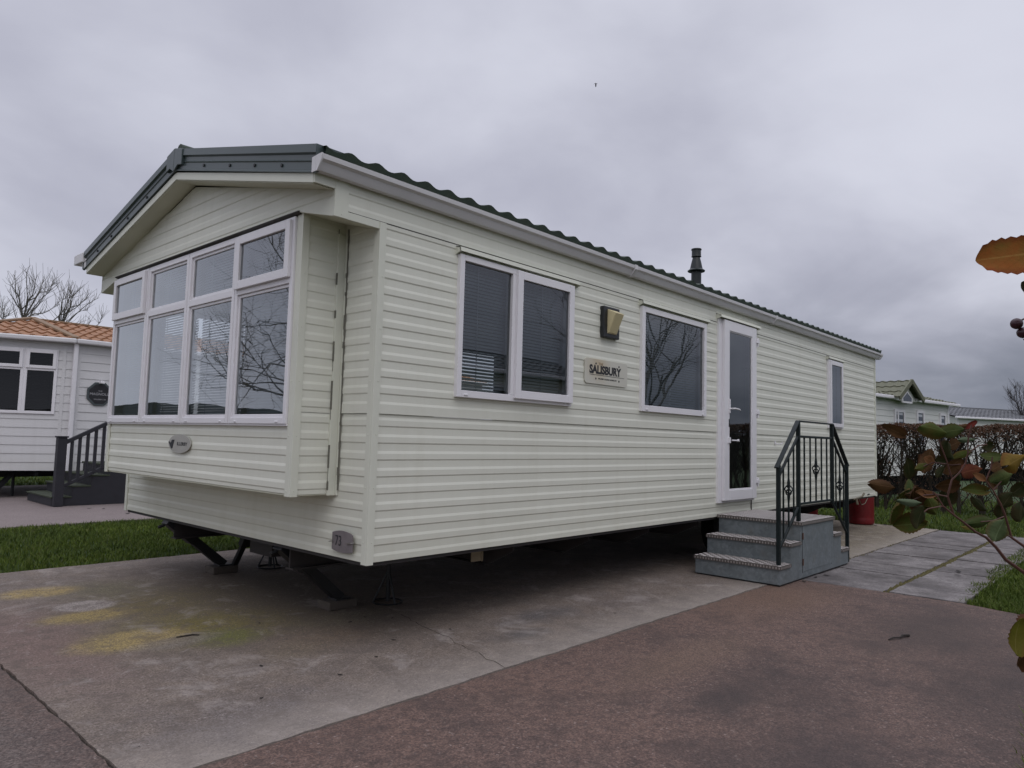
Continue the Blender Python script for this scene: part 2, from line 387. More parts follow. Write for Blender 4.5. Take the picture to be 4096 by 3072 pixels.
LEAF = {c: tuple(tuple(x * (.85 if c in ('or','y') else .78) for x in q) for q in v) for c, v in LEAF.items()}
for c, (a, b, e) in LEAF.items(): M['leaf_' + c] = leaf_mat('leaf_' + c, a, b, e)
M['berry'] = paint('dark_berry', (.035, .006, .012), .35, .3, 60)
t = NT('hill'); k = t.mix(t.noise(.05, 5), (.020,.026,.020), (.045,.050,.040)); t.col(k); t.rough(1); M['hill'] = t.m
TREE_A=((2.854,20.092,4.182),[[(2.854,20.092,4.182),(2.811,20.041,4.355),(2.783,19.981,4.466),(2.695,19.964,4.755),(2.680,19.878,4.971),(2.662,19.807,5.080)],[(2.801,20.116,4.483),(2.663,20.056,4.608),(2.543,19.971,4.777),(2.464,19.855,4.825)],[(2.734,20.150,4.829),(2.652,20.171,4.971),(2.614,20.133,5.220),(2.588,20.092,5.378)],[(2.637,20.233,5.022),(2.488,19.876,5.088)],[(2.810,20.104,4.499),(2.872,19.861,4.620),(2.834,19.723,4.781),(2.764,19.602,5.103),(2.704,19.466,5.450)],[(2.904,19.973,4.745),(2.975,19.830,4.893),(2.990,19.739,5.114),(2.992,19.651,5.440)],[(2.915,19.963,4.730),(3.070,19.936,4.844),(3.151,19.984,5.003),(3.226,20.030,5.239),(3.283,20.099,5.447)],[(3.101,19.731,4.979),(3.272,19.689,5.019),(3.353,19.732,5.162),(3.447,19.764,5.292)],[(2.863,20.081,4.198),(2.997,19.975,4.330),(3.037,19.970,4.489),(3.140,19.897,4.635),(3.228,19.833,4.843),(3.243,19.863,4.927),(3.277,19.853,5.179),(3.317,19.846,5.357)],[(3.187,19.651,4.862),(3.226,19.393,4.930),(3.237,19.163,5.025)],[(2.987,19.932,4.316),(3.046,19.871,4.373),(3.210,19.700,4.395),(3.329,19.571,4.477),(3.406,19.487,4.572),(3.525,19.358,4.669)],[(2.837,20.116,4.136),(2.733,20.117,4.152),(2.648,20.078,4.334),(2.576,20.014,4.620)],[(2.986,19.931,4.324),(3.082,19.584,4.319),(3.090,19.326,4.370)],])
TREE_B=((3.887,20.451,4.169),[[(3.874,20.461,4.200),(3.800,20.399,4.425),(3.803,20.256,4.619),(3.789,20.122,4.905),(3.679,20.093,5.185),(3.604,20.045,5.293)],[(3.884,20.450,4.200),(3.893,20.331,4.415),(3.909,20.215,4.534),(3.982,20.027,4.734),(3.989,19.909,4.961),(3.980,19.808,5.187)],[(3.812,20.533,4.166),(3.695,20.752,4.298),(3.863,20.650,4.506),(3.987,20.593,4.746),(4.048,20.607,4.969),(4.062,20.667,5.224),(4.078,20.720,5.545)],[(3.861,20.390,4.947),(3.970,20.503,5.058),(4.036,20.662,5.169)],[(3.828,20.475,4.516),(3.963,20.414,4.562),(4.083,20.362,4.656),(4.232,20.272,4.815),(4.340,20.230,4.958),(4.478,20.150,5.134)],[(3.919,20.415,4.170),(4.007,20.399,4.261),(4.187,20.256,4.564),(4.362,20.126,4.804),(4.521,20.022,4.980),(4.684,19.917,5.117)],[(4.157,20.109,4.577),(4.209,19.818,4.635),(4.285,19.508,4.631)],[(4.036,20.220,4.763),(4.009,20.129,4.990),(4.027,20.009,5.043),(4.080,19.840,5.192)],[(3.965,20.288,4.840),(4.021,20.293,5.091),(4.043,20.332,5.359)],[(4.026,20.232,4.747),(4.217,20.128,4.830),(4.311,20.129,4.942),(4.414,20.116,5.071)],[(3.922,20.417,4.122),(4.218,20.342,4.252),(4.449,20.334,4.422)],[(4.033,20.301,4.079),(4.465,20.098,4.199),(4.581,20.232,4.390)],[(4.194,20.125,4.085),(4.516,19.559,4.160),(4.554,19.299,4.285),(4.534,19.095,4.468)],])
TREE_C=((2.983,22.900,4.378),[[(2.980,22.899,4.411),(2.986,22.942,4.669),(2.952,23.019,5.010)],[(2.983,22.883,4.528),(3.040,22.932,4.676),(3.083,22.992,4.858)],[(2.982,22.892,4.461),(2.924,22.947,4.576),(2.864,22.993,4.791)],[(2.980,22.882,4.561),(3.027,22.591,4.573),(3.023,22.347,4.649)],])
TREE_D=((37.679,1.498,2.852),[[(37.679,1.498,2.852),(37.556,1.577,3.222),(37.368,1.713,3.714),(37.136,1.916,4.038)],[(37.532,1.606,3.304),(37.187,1.618,3.826),(36.849,1.633,4.259)],[(37.655,1.509,2.976),(37.774,1.527,3.567),(37.862,1.597,3.994),(38.038,1.575,4.386)],[(37.676,1.496,2.893),(37.868,1.404,3.445),(37.954,1.438,3.912),(38.099,1.411,4.343)],[(37.676,1.496,2.893),(37.904,1.243,3.236),(38.009,1.106,3.741)],[(37.570,1.579,3.181),(37.234,1.771,3.416),(37.005,1.836,3.736)],[(37.679,1.498,2.852),(37.724,1.742,2.938),(37.820,1.926,3.069)],[(37.458,1.659,3.551),(37.352,1.815,3.673),(37.230,1.964,4.003)],])
BUSH_LEAVES=[((-1.471,-3.181,1.260),0.0329,0.0235,165,'o'),((-1.433,-3.192,1.259),0.0352,0.0184,190,'g'),((-1.356,-3.204,1.270),0.0219,0.0081,32,'r'),((-1.339,-3.192,1.269),0.0189,0.0069,10,'b'),((-1.358,-3.199,1.249),0.0303,0.0084,0,'p'),((-1.336,-3.178,1.242),0.0277,0.0156,200,'b'),((-1.362,-3.193,1.228),0.0337,0.0118,20,'o'),((-1.392,-3.159,1.219),0.0168,0.0126,150,'t'),((-1.398,-3.151,1.210),0.0236,0.0104,20,'o'),((-1.336,-3.160,1.217),0.0210,0.0147,170,'d'),((-1.369,-3.183,1.212),0.0320,0.0219,40,'b'),((-1.389,-3.205,1.206),0.0343,0.0212,10,'r2'),((-1.299,-3.217,1.226),0.0329,0.0156,175,'g'),((-1.530,-3.275,1.223),0.0345,0.0235,20,'y'),((-1.291,-3.212,1.241),0.0245,0.0158,10,'d'),((-1.372,-3.176,1.185),0.0320,0.0194,190,'b'),((-1.405,-3.215,1.182),0.0480,0.0168,175,'o'),((-1.321,-3.234,1.196),0.0303,0.0219,30,'g'),((-1.297,-3.214,1.189),0.0295,0.0191,150,'b'),((-1.450,-3.164,1.175),0.0320,0.0120,170,'t'),((-1.411,-3.161,1.164),0.0313,0.0157,190,'b'),((-1.497,-3.157,1.166),0.0294,0.0099,175,'p'),((-1.487,-3.166,1.147),0.0310,0.0201,250,'d'),((-1.292,-3.199,1.131),0.0420,0.0166,190,'g'),((-1.290,-3.185,1.121),0.0194,0.0060,170,'y2'),((-1.501,-3.253,1.140),0.0286,0.0236,60,'g2'),((-1.326,-3.165,1.167),0.0298,0.0263,70,'d'),((-1.267,-3.230,1.164),0.0263,0.0210,60,'d'),((-1.258,-3.222,1.147),0.0265,0.0177,100,'d'),((-1.245,-3.241,1.178),0.0265,0.0230,40,'d'),((-1.304,-3.178,1.195),0.0247,0.0141,120,'d'),((-1.268,-3.219,1.210),0.0265,0.0159,200,'b'),((-1.282,-3.198,1.157),0.0265,0.0159,130,'d'),((-1.302,-3.250,1.150),0.0269,0.0185,80,'d'),((-1.312,-3.155,1.201),0.0214,0.0125,230,'d'),((-1.402,-3.220,1.199),0.0192,0.0096,330,'t'),((-1.791,-3.308,1.405),0.0567,0.0325,188,'or'),((-1.753,-3.317,1.378),0.0246,0.0223,150,'d2'),((-1.601,-3.282,1.041),0.0393,0.0223,75,'y3'),((-1.529,-3.282,1.008),0.0335,0.0223,60,'b'),((-1.528,-3.287,1.041),0.0391,0.0251,40,'b'),((-1.671,-3.312,1.328),0.0366,0.0244,120,'b'),]
BUSH_STEMS=[([(-1.366,-3.272,1.058),(-1.378,-3.262,1.078),(-1.396,-3.245,1.094),(-1.405,-3.236,1.110),(-1.414,-3.227,1.122),(-1.425,-3.217,1.129),(-1.436,-3.206,1.141),(-1.445,-3.197,1.150),(-1.455,-3.187,1.161),(-1.461,-3.182,1.173),(-1.465,-3.178,1.179)],0.0040),([(-1.306,-3.268,1.091),(-1.319,-3.256,1.105),(-1.331,-3.243,1.117),(-1.339,-3.238,1.146),(-1.345,-3.234,1.162),(-1.353,-3.227,1.180),(-1.360,-3.220,1.193),(-1.365,-3.215,1.201)],0.0034),([(-1.410,-3.190,1.148),(-1.417,-3.185,1.172),(-1.415,-3.190,1.194),(-1.409,-3.198,1.204),(-1.404,-3.204,1.216),(-1.403,-3.207,1.230),(-1.405,-3.208,1.248),(-1.403,-3.212,1.268)],0.0026),([(-1.392,-3.186,1.194),(-1.399,-3.181,1.220),(-1.407,-3.175,1.244),(-1.410,-3.173,1.259)],0.0018),([(-1.356,-3.199,1.230),(-1.347,-3.210,1.241),(-1.339,-3.219,1.243)],0.0016),([(-1.337,-3.216,1.192),(-1.333,-3.222,1.211),(-1.333,-3.224,1.226)],0.0016),([(-1.329,-3.223,1.179),(-1.321,-3.234,1.195)],0.0015),([(-1.429,-3.187,1.172),(-1.440,-3.175,1.175),(-1.451,-3.164,1.173),(-1.461,-3.151,1.165)],0.0018),([(-1.455,-3.187,1.161),(-1.468,-3.173,1.157),(-1.475,-3.164,1.148)],0.0016),([(-1.315,-3.235,1.144),(-1.326,-3.222,1.137),(-1.337,-3.209,1.135)],0.0016),([(-1.392,-3.251,1.123),(-1.400,-3.243,1.129)],0.0018),([(-1.358,-3.196,1.215),(-1.370,-3.182,1.213),(-1.388,-3.162,1.216),(-1.397,-3.152,1.210)],0.0015),]
# ------------------------------------------------------------------ world, light, camera
SUN_EL, SUN_AZ = R(52), R(232)          # azimuth of the sun measured from +x, counter-clockwise
W = bpy.data.worlds.new('World'); SC.world = W; W.use_nodes = True
wn = W.node_tree.nodes; wl = W.node_tree.links; wn.clear()
def wnew(t, **kw):
    x = wn.new(t)
    for k, v in kw.items(): setattr(x, k, v)
    return x
def wmath(op, a, b=0.0, c=0.0, clamp=False):
    x = wnew('ShaderNodeMath', operation=op); x.use_clamp = clamp
    for i, v in enumerate((a, b, c)):
        if isinstance(v, bpy.types.NodeSocket): wl.new(v, x.inputs[i])
        else: x.inputs[i].default_value = v
    return x.outputs[0]
def wmap(v, a, b, c, d, it='SMOOTHSTEP'):
    x = wnew('ShaderNodeMapRange', interpolation_type=it); wl.new(v, x.inputs[0])
    for i, q in enumerate((a, b, c, d)): x.inputs[i+1].default_value = q
    return x.outputs[0]
def wmix(f, a, b, mode='MIX'):
    x = wnew('ShaderNodeMix', data_type='RGBA', blend_type=mode)
    if isinstance(f, bpy.types.NodeSocket): wl.new(f, x.inputs[0])
    else: x.inputs[0].default_value = f
    for s, v in ((x.inputs[6], a), (x.inputs[7], b)):
        if isinstance(v, bpy.types.NodeSocket): wl.new(v, s)
        else: s.default_value = (*v, 1)
    return x.outputs[2]
tc = wnew('ShaderNodeTexCoord'); sp = wnew('ShaderNodeSeparateXYZ'); wl.new(tc.outputs['Generated'], sp.inputs[0])
dx, dy, dz = sp.outputs
zz = wmath('MAXIMUM', dz, 0.0)
den = wmath('ADD', zz, .30)
cb = wnew('ShaderNodeCombineXYZ'); wl.new(wmath('DIVIDE', dx, den), cb.inputs[0]); wl.new(wmath('DIVIDE', dy, den), cb.inputs[1]); cb.inputs[2].default_value = 3.7
def wnoise(s, d, r, off=(0,0,0), dist=0):
    m = wnew('ShaderNodeVectorMath', operation='ADD'); wl.new(cb.outputs[0], m.inputs[0]); m.inputs[1].default_value = off
    x = wnew('ShaderNodeTexNoise'); x.inputs['Scale'].default_value = s; x.inputs['Detail'].default_value = d; x.inputs['Roughness'].default_value = r; x.inputs['Distortion'].default_value = dist
    wl.new(m.outputs[0], x.inputs['Vector']); return x.outputs['Fac']
n1 = wnoise(.75, 5, .50, (4.72, .48, 0), .3); n2 = wnoise(1.9, 6, .52, (6.5, 2.73, 0), .3)
cl = wmath('ADD', wmath('MULTIPLY', n1, .7), wmath('MULTIPLY', n2, .3))
cloud = wmix(wmap(cl, .36, .63, 0, 1), (.440, .447, .540), (.690, .703, .800))
rightness = wmath('ADD', wmath('MULTIPLY', dx, .83), wmath('MULTIPLY', dy, -.56))     # towards the dark bank of cloud
low = wmap(dz, .0, .30, 1, 0)
bank = wmath('MULTIPLY', wmap(rightness, -.05, .55, 0, 1), wmap(wmath('ADD', dz, wmath('MULTIPLY', wmath('SUBTRACT', n2, .5), .20)), -.02, .27, 1, 0))
cloud = wmix(wmath('MULTIPLY', bank, .95), cloud, (.140, .160, .205))
leftlow = wmath('MULTIPLY', low, wmap(rightness, .15, -.45, 0, 1))
cloud = wmix(wmath('MULTIPLY', leftlow, .75), cloud, (.62, .64, .73))
zen = wmap(dz, .52, .95, 1.0, 2.1)
sky = wnew('ShaderNodeTexSky', sky_type='NISHITA'); sky.sun_disc = False; sky.sun_elevation = SUN_EL; sky.sun_rotation = math.pi/2 - SUN_AZ; sky.air_density = 1; sky.dust_density = 4
vs = wnew('ShaderNodeVectorMath', operation='SCALE'); wl.new(cloud, vs.inputs[0]); wl.new(wmath('MULTIPLY', zen, 10.0), vs.inputs['Scale'])
col = wmix(.96, sky.outputs[0], vs.outputs[0])
bg = wnew('ShaderNodeBackground'); bg.inputs['Strength'].default_value = .1; wl.new(col, bg.inputs[0])
wo = wnew('ShaderNodeOutputWorld'); wl.new(bg.outputs[0], wo.inputs[0])

sd = bpy.data.lights.new('sun', 'SUN'); sd.energy = .55; sd.angle = R(40); sd.color = (1, .96, .90)
so = bpy.data.objects.new('sun', sd); COL.objects.link(so)
sdir = Vector((math.cos(SUN_AZ)*math.cos(SUN_EL), math.sin(SUN_AZ)*math.cos(SUN_EL), math.sin(SUN_EL)))
so.rotation_euler = sdir.to_track_quat('Z', 'Y').to_euler(); so.location = (0, 0, 30)

CAMP = Vector((-2.52779, -3.40472, 1.23266))
F_ = Vector((0.73559704, 0.67302382, 0.07704501)); R_ = Vector((0.67330344, -0.73890191, 0.0261999)); U_ = Vector((-0.07456186, -0.0326021, 0.99668332))
cd = bpy.data.cameras.new('camera'); cam = bpy.data.objects.new('camera', cd); COL.objects.link(cam)
cd.sensor_width = 36; cd.lens = 36 * .69941375; cd.clip_start = .05; cd.clip_end = 2000
rot = Matrix((R_, U_, -F_)).transposed().to_4x4(); cam.matrix_world = Matrix.Translation(CAMP) @ rot
SC.camera = cam
SC.view_settings.view_transform = 'Standard'; SC.view_settings.look = 'None'; SC.view_settings.exposure = 0; SC.view_settings.gamma = 1
SC.cycles.max_bounces = 8; SC.cycles.transparent_max_bounces = 16; SC.cycles.caustics_reflective = False; SC.cycles.caustics_refractive = False

# ------------------------------------------------------------------ generic builders
def clad(mb, mp, u0, u1, z0, z1, phase, openings=(), d=.0042, pitch=.0985, base=0.0):
    pts = []
    k = math.floor((z0 - phase) / pitch) - 1
    while phase + k * pitch < z1 + pitch:
        q = phase + k * pitch
        pts += [(q, 0), (q + .008, d), (q + .040, d), (q + .057, 0)]; k += 1
    def off(z):
        for (a, x), (b, y) in zip(pts, pts[1:]):
            if a <= z <= b: return x + (y - x) * (z - a) / max(1e-9, b - a)
        return 0
    zs = sorted(set([z0, z1] + [round(p[0], 5) for p in pts if z0 < p[0] < z1] + [z for o in openings for z in o[2:4] if z0 < z < z1]))
    us = sorted(set([u0, u1] + [u for o in openings for u in o[0:2] if u0 < u < u1]))
    for za, zb in zip(zs, zs[1:]):
        if zb - za < 1e-6: continue
        for ua, ub in zip(us, us[1:]):
            uc, zc = (ua + ub) / 2, (za + zb) / 2
            if any(o[0] < uc < o[1] and o[2] < zc < o[3] for o in openings): continue
            a, b = off(za) + base, off(zb) + base
            mb.add([mp(ua, za, a), mp(ub, za, a), mp(ub, zb, b), mp(ua, zb, b)], [(0,1,2,3)])

def frame_boxes(mb, mp, u0, u1, z0, z1, w, n0, n1, wb=None, wt=None):
    wb = wb or w; wt = wt or w
    B = lambda a, b, c, d, e, f: mb.box(a, b, c, d, e, f, mp)
    B(u0, u0+w, z0, z1, n0, n1); B(u1-w, u1, z0, z1, n0, n1)
    B(u0+w, u1-w, z0, z0+wb, n0, n1); B(u0+w, u1-w, z1-wt, z1, n0, n1)

def pane(mp, rects, n, name, mat, parent):
    out = []
    for (a, b, c, d) in rects:
        mb = MB(); q = [Vector(mp(*w)) for w in ((a,c,n), (b,c,n), (b,d,n), (a,d,n))]
        outw = (q[1] - q[0]).cross(q[3] - q[0]).dot(Vector(mp(a, c, n + .01)) - q[0]) > 0     # the outer face looks outwards
        mb.add(q, [(0,1,2,3) if outw else (3,2,1,0)])
        out.append(mb.build(name, mat, parent, recalc=False))
    return out

def blind(mp, u0, u1, z0, z1, n, parent, tilt=.016, step=.0235, mat=None):
    mb = MB(); z = z0
    while z < z1:
        mb.add([mp(u0, z, n), mp(u1, z, n), mp(u1, z + .0178, n - tilt), mp(u0, z + .0178, n - tilt)], [(0,1,2,3)]); z += step
    for u in (u0 + (u1-u0)*.2, u0 + (u1-u0)*.8):
        mb.box(u-.003, u+.003, z0, z1, n+.001, n+.003, mp)
    return mb.build('blind', mat or M['blind'], parent)

def tile_roof(mb, mp, u0, u1, S, period=.187, course=.31, amp=.030, step=.020, clip=None, n0=0.0):
    """mp(u, s, n): u along the eaves, s up the slope, n off the slope"""
    nu = max(2, int(round((u1 - u0) / period * 8))); nc = int(math.ceil(S / course))
    us = [u0 + (u1 - u0) * i / nu for i in range(nu + 1)]
    def wave(u):
        x = (u / period) % 1.0
        return amp * (.5 - .5 * math.cos(2 * math.pi * x)) ** 1.3
    rows = [(0, -.03)]
    for j in range(nc):
        rows += [(j * course, step), (min(S, (j + 1) * course), 0.0)]
    o = len(mb.v)
    for s, h in rows:
        for u in us: mb.v.append(Vector(mp(u, s, n0 + h + (wave(u) if h >= 0 else wave(u) * .9))))
    w = nu + 1
    for j in range(len(rows) - 1):
        for i in range(nu):
            mb.f.append((o + j*w + i, o + j*w + i + 1, o + (j+1)*w + i + 1, o + (j+1)*w + i))

# ------------------------------------------------------------------ the main caravan
L_, W_ = 9.73, 3.66
ZB, ZE = .504, 2.72
car = thing('static_caravan', 'large cream static caravan number 73 with bay window and green tiled roof', 'caravan', (0, 0, 0))
S_ = lambda u, z, n: (u, -n, z)                 # long side facing the road
F0 = lambda u, z, n: (-n, u, z)                 # front wall
FB = lambda u, z, n: (-.295 - n, u, z)          # bay front
w1 = (.630, 1.836, 1.497, 2.437); w2 = (2.836, 4.028, 1.508, 2.437); w3 = (7.535, 8.105, 1.498, 2.437); dr = (4.300, 5.150, .650, 2.541)
op = []
for a in (w1, w2, w3, dr): op.append((a[0] + .03, a[1] - .03, a[2] + .03, a[3] - .03))
def flat(mb, mp, u0, u1, ops=()):
    us = sorted(set([u0, u1] + [u for o in ops for u in o[:2] if o[2] < 1.39 < o[3] and u0 < u < u1]))
    for a, b in zip(us, us[1:]):
        if any(o[0] < (a+b)/2 < o[1] and o[2] < 1.39 < o[3] for o in ops): continue
        mb.add([mp(a, 1.363, .0088), mp(b, 1.363, .0088), mp(b, 1.4185, .0088), mp(a, 1.4185, .0088), mp(a, 1.363, -.004), mp(b, 1.363, -.004)], [(0,1,2,3), (0,1,5,4)])
mb = MB()
clad(mb, S_, 0.03, L_, ZB, 1.36, 1.285, op)
flat(mb, S_, .03, L_, op); clad(mb, S_, 0.03, L_, 1.4185, 2.493, 1.476, op, base=.004)
mb.box(.03, L_, -.004, 0, 1.3605, 1.3615)
mb.build('side_wall', M['clad'], car)
mb = MB(); clad(mb, S_, -.235, L_, 2.499, 2.735, 2.598, base=.006, pitch=.112, d=.004); mb.build('frieze_board', M['clad'], car)
mb = MB()                                        # joints
mb.box(-.2, L_, -.0085, -.001, 2.4925, 2.499); mb.build('joint_line', M['drip'], car)
# front wall around the bay
mb = MB(); clad(mb, F0, .03, 3.63, ZB, 1.36, 1.285, [(.348, 3.32, .875, 2.6)]); flat(mb, F0, .03, .348); flat(mb, F0, 3.32, 3.63); clad(mb, F0, .03, .348, 1.4185, 2.57, 1.476, base=.004); clad(mb, F0, 3.32, 3.63, 1.4185, 2.57, 1.476, base=.004)
mb.build('front_wall', M['clad'], car)
# far side wall with two window openings, rear wall
SL = lambda u, z, n: (u, W_ + n, z)
fo = [(.25, 1.05, 1.40, 2.35), (3.7, 4.8, 1.45, 2.4)]
mb = MB(); clad(mb, SL, .03, L_, ZB, 2.73, 1.285, fo); mb.build('side_wall', M['clad'], car)
RR = lambda u, z, n: (L_ + n, u, z)
mb = MB(); clad(mb, RR, 0, W_, ZB, 2.73, 1.285); mb.build('rear_wall', M['clad'], car)
mb = MB(); mb.prism([(0, 2.73), (W_, 2.73), (W_/2, 3.17)], lambda a, b, d: (d, a, b), L_ - .02, L_); mb.build('rear_gable', M['clad'], car)
# corner trims
mb = MB()
mb.box(-.012, .036, -.016, .0, ZB - .012, 2.494); mb.box(-.012, 0, 0, .040, ZB - .012, 2.458)
for z in [.62 + i * .31 for i in range(6)]:
    mb.tube([(.018, -.016, z), (.018, -.019, z)], .004, 6); mb.tube([(-.012, .02, z), (-.015, .02, z)], .004, 6)
mb.build('corner_trim', M['trim'], car, bevel=.004)
mb = MB(); mb.box(-.012, 0, 3.622, 3.672, ZB - .012, 2.458); mb.build('corner_trim', M['trim'], car, bevel=.003)
mb = MB(); mb.box(L_ - .035, L_ + .012, -.016, .0, ZB - .01, 2.72); mb.build('corner_trim', M['trim'], car, bevel=.003)
# bay
mb = MB(); clad(mb, FB, .36, 3.31, .882, 1.285, 1.285 - .0985 * 4 + .012); mb.build('bay_front', M['clad'], car)
BR = lambda u, z, n: (u, .348 - n, z); BL = lambda u, z, n: (u, 3.324 + n, z)
for fn in (BR, BL):
    mb = MB(); clad(mb, fn, -.29, -.002, .878, 1.36, 1.285 + .012); clad(mb, fn, -.29, -.002, 1.362, 2.55, 1.476 + .012, base=.003)
    mb.build('bay_side', M['clad'], car)
mb = MB()
mb.box(-.31, -.262, .334, .352, .866, 2.548); mb.box(-.310, -.297, .352, .398, .866, 2.548)
for z in [.9 + i * .32 for i in range(5)]:
    mb.tube([(-.286, .334, z), (-.286, .331, z)], .004, 6); mb.tube([(-.31, .376, z), (-.313, .376, z)], .004, 6)
mb.build('bay_corner_trim', M['trim'], car, bevel=.004)
mb = MB(); mb.box(-.31, -.262, 3.320, 3.336, .866, 2.53); mb.box(-.310, -.297, 3.284, 3.320, .866, 2.53); mb.build('bay_corner_trim', M['trim'], car, bevel=.004)
mb = MB(); mb.box(-.062, -.010, .330, .347, .866, 2.47); mb.box(-.010, -.002, .31, .345, .866, 2.47); mb.build('bay_corner_trim', M['trim'], car, bevel=.003)
def bead(a, b, y0, y1):
    mb = MB(); z = .90
    while z < 2.42:
        h = random.uniform(.02, .09); w = random.choice([-.001, -.001, -.001, .0012, .005]); mb.box(a - w, b, y0 - w * .4, y1, z, z + h); z += h
    mb.build('sealant', M['sealant'], car)
bead(-.0622, -.058, .332, .336); bead(-.0125, -.008, .298, .309)
mb = MB(); mb.box(-.290, -.004, .352, 3.318, .870, .885); mb.build('bay_floor', M['soffit'], car)
# bay windows: four casements, top lights over tall panes
bays = [(2.598, 3.318, 1), (1.852, 2.590, 0), (1.122, 1.844, 0), (.400, 1.114, 1)]
for (a, b, sash) in bays:
    mb = MB()
    frame_boxes(mb, FB, a, b, 1.287, 2.530, .036, -.03, .030, wb=.040, wt=.040)
    mb.box(a + .036, b - .036, 2.128, 2.176, -.03, .030, FB)
    frame_boxes(mb, FB, a + .036, b - .036, 1.327, 2.128, .020, -.02, .018)
    if sash:
        frame_boxes(mb, FB, a + .022, b - .022, 2.162, 2.512, .052, .030, .052, wb=.056)
        gl = [(a + .074, b - .074, 2.218, 2.460)]; zt = .036
    else:
        frame_boxes(mb, FB, a + .036, b - .036, 2.176, 2.490, .020, -.02, .018); gl = [(a + .056, b - .056, 2.196, 2.470)]; zt = .008
    for u in (a + .10, b - .10): mb.box(u - .016, u + .016, 1.296, 1.306, .030, .037, FB)
    wdo = mb.build('window', M['upvc'], car, bevel=.004)
    pane(FB, [(a + .056, b - .056, 1.347, 2.108)], .008, 'pane', M['glass_bay'], wdo)
    pane(FB, gl, zt, 'pane', M['glass_bay'], wdo)
    blind(FB, a + .03, b - .03, 1.30, 2.52, -.075, wdo, tilt=.0115, step=.0195)
for u in (2.594, 1.848, 1.118):
    mb = MB(); mb.box(u - .004, u + .004, 1.29, 2.53, -.02, .012, FB); mb.build('mullion_gap', M['drip'], car)
mb = MB(); mb.box(-.318, -.293, .398, 3.32, 1.275, 1.287); mb.build('sill', M['upvc'], car, bevel=.003)
mb = MB()                                        # dark drip over the bay windows
mb.prism([(-.315, 2.534), (-.340, 2.544), (-.340, 2.549), (-.315, 2.556)], lambda a, b, d: (a, d, b), .352, 3.31); mb.build('drip_rail', M['drip'], car)
# gable over the bay
FG = lambda u, z, n: (-.318 - n, u, z)
mb = MB(); clad(mb, FG, 0.0, 3.66, 2.555, 3.06, 2.575, pitch=.100)
g = mb.build('gable', M['clad'], car)
bm = bmesh.new(); bm.from_mesh(g.data)
for co, no in (((0, 0, 2.612), (0, -.2265, 1)), ((0, 3.66, 2.612), (0, .2265, 1))):
    bmesh.ops.bisect_plane(bm, geom=bm.verts[:] + bm.edges[:] + bm.faces[:], plane_co=co, plane_no=no, clear_outer=True)
bm.to_mesh(g.data); bm.free()
mb = MB()
pr = lambda a, b, d: (d, a, b)
mb.prism([(0.0, 2.452), (.36, 2.545), (.36, 2.562), (0.0, 2.562)], pr, -.326, -.30)
mb.prism([(3.66, 2.452), (3.30, 2.53), (3.30, 2.562), (3.66, 2.562)], pr, -.326, -.30)
mb.box(-.327, -.316, .36, 3.30, 2.549, 2.566)
mb.build('gable_trim', M['trim'], car, bevel=.002)
# soffits under the overhang and the box over the corner
for q in ([(0.004, 2.452), (.350, 2.544), (.350, 2.552), (.004, 2.460)], [(3.656, 2.452), (3.322, 2.528), (3.322, 2.536), (3.656, 2.460)]):
    mb = MB(); mb.prism(q, pr, -.300, .02); mb.build('soffit', M['soffit'], car)
mb = MB()
for s in (0, 1):
    y0, y1 = (0.004, 1.83) if s == 0 else (3.656, 1.83)
    mb.prism([(y0, 2.6015), (y1, 3.0385), (y1, 3.048), (y0, 2.611)], pr, -.455, -.318)
mb.build('soffit', M['soffit'], car)
mb = MB()                                        # cream barge boards
for s in (0, 1):
    y0, y1 = (0.0, 1.83) if s == 0 else (3.66, 1.83)
    mb.prism([(y0, 2.606), (y1, 3.044), (y1, 3.095), (y0, 2.658)], pr, -.462, -.44)
mb.build('barge_board', M['trim'], car)
mb = MB()                                        # cream end returns and corner of the frieze
mb.box(-.460, -.312, -.012, .0, 2.606, 2.735); mb.box(-.327, -.235, -.014, .004, 2.452, 2.735); mb.box(-.235, .03, -.011, .003, 2.452, 2.4955)
for x, z in ((-.28, 2.47), (-.28, 2.66)): mb.tube([(x, -.014, z), (x, -.017, z)], .004, 6)
mb.build('frieze_trim', M['trim'], car, bevel=.003)
mb = MB(); mb.box(-.460, -.312, 3.660, 3.672, 2.606, 2.735); mb.box(-.327, .0, 3.660, 3.672, 2.452, 2.735); mb.build('frieze_trim', M['trim'], car, bevel=.003)
# green barge fascia
prof = [(.17, .004), (-.016, .002), (-.018, -.046), (-.004, -.056), (-.004, -.086), (-.011, -.092), (-.005, -.099), (-.005, -.146), (-.013, -.152), (-.013, -.158), (.004, -.159)]
mb = MB()
zt = lambda y: 2.816 + (y if y < 1.83 else 3.66 - y) * .2450
for y0, y1 in ((-.045, 1.83), (1.83, 3.72)):
    mb.strip(prof, lambda a, b, d: (-.462 + a, d, zt(d) + b), y0, y1)
for y0, y1 in ((-.045, -.044), (3.719, 3.72)):
    mb.prism([(-.478, zt(y0) + .003), (-.29, zt(y0) + .004), (-.29, zt(y0) - .02), (-.466, zt(y0) - .157), (-.478, zt(y0) - .15)], lambda a, b, d: (a, d, b), y0, y1)
fa = mb.build('fascia', M['fascia'], car)
mb = MB()                                        # apex cover
for s in (0, 1):
    e = 1.70 if s == 0 else 1.96
    mb.prism([(1.83, zt(1.83) + .004), (e, zt(e) + .004), (e, zt(e) - .115), ((1.83 + e) / 2, zt((1.83+e)/2) - .118), (1.83, zt(1.83) - .170)], pr, -.487, -.462)
mb.build('apex_cover', M['fascia'], fa, bevel=.004)
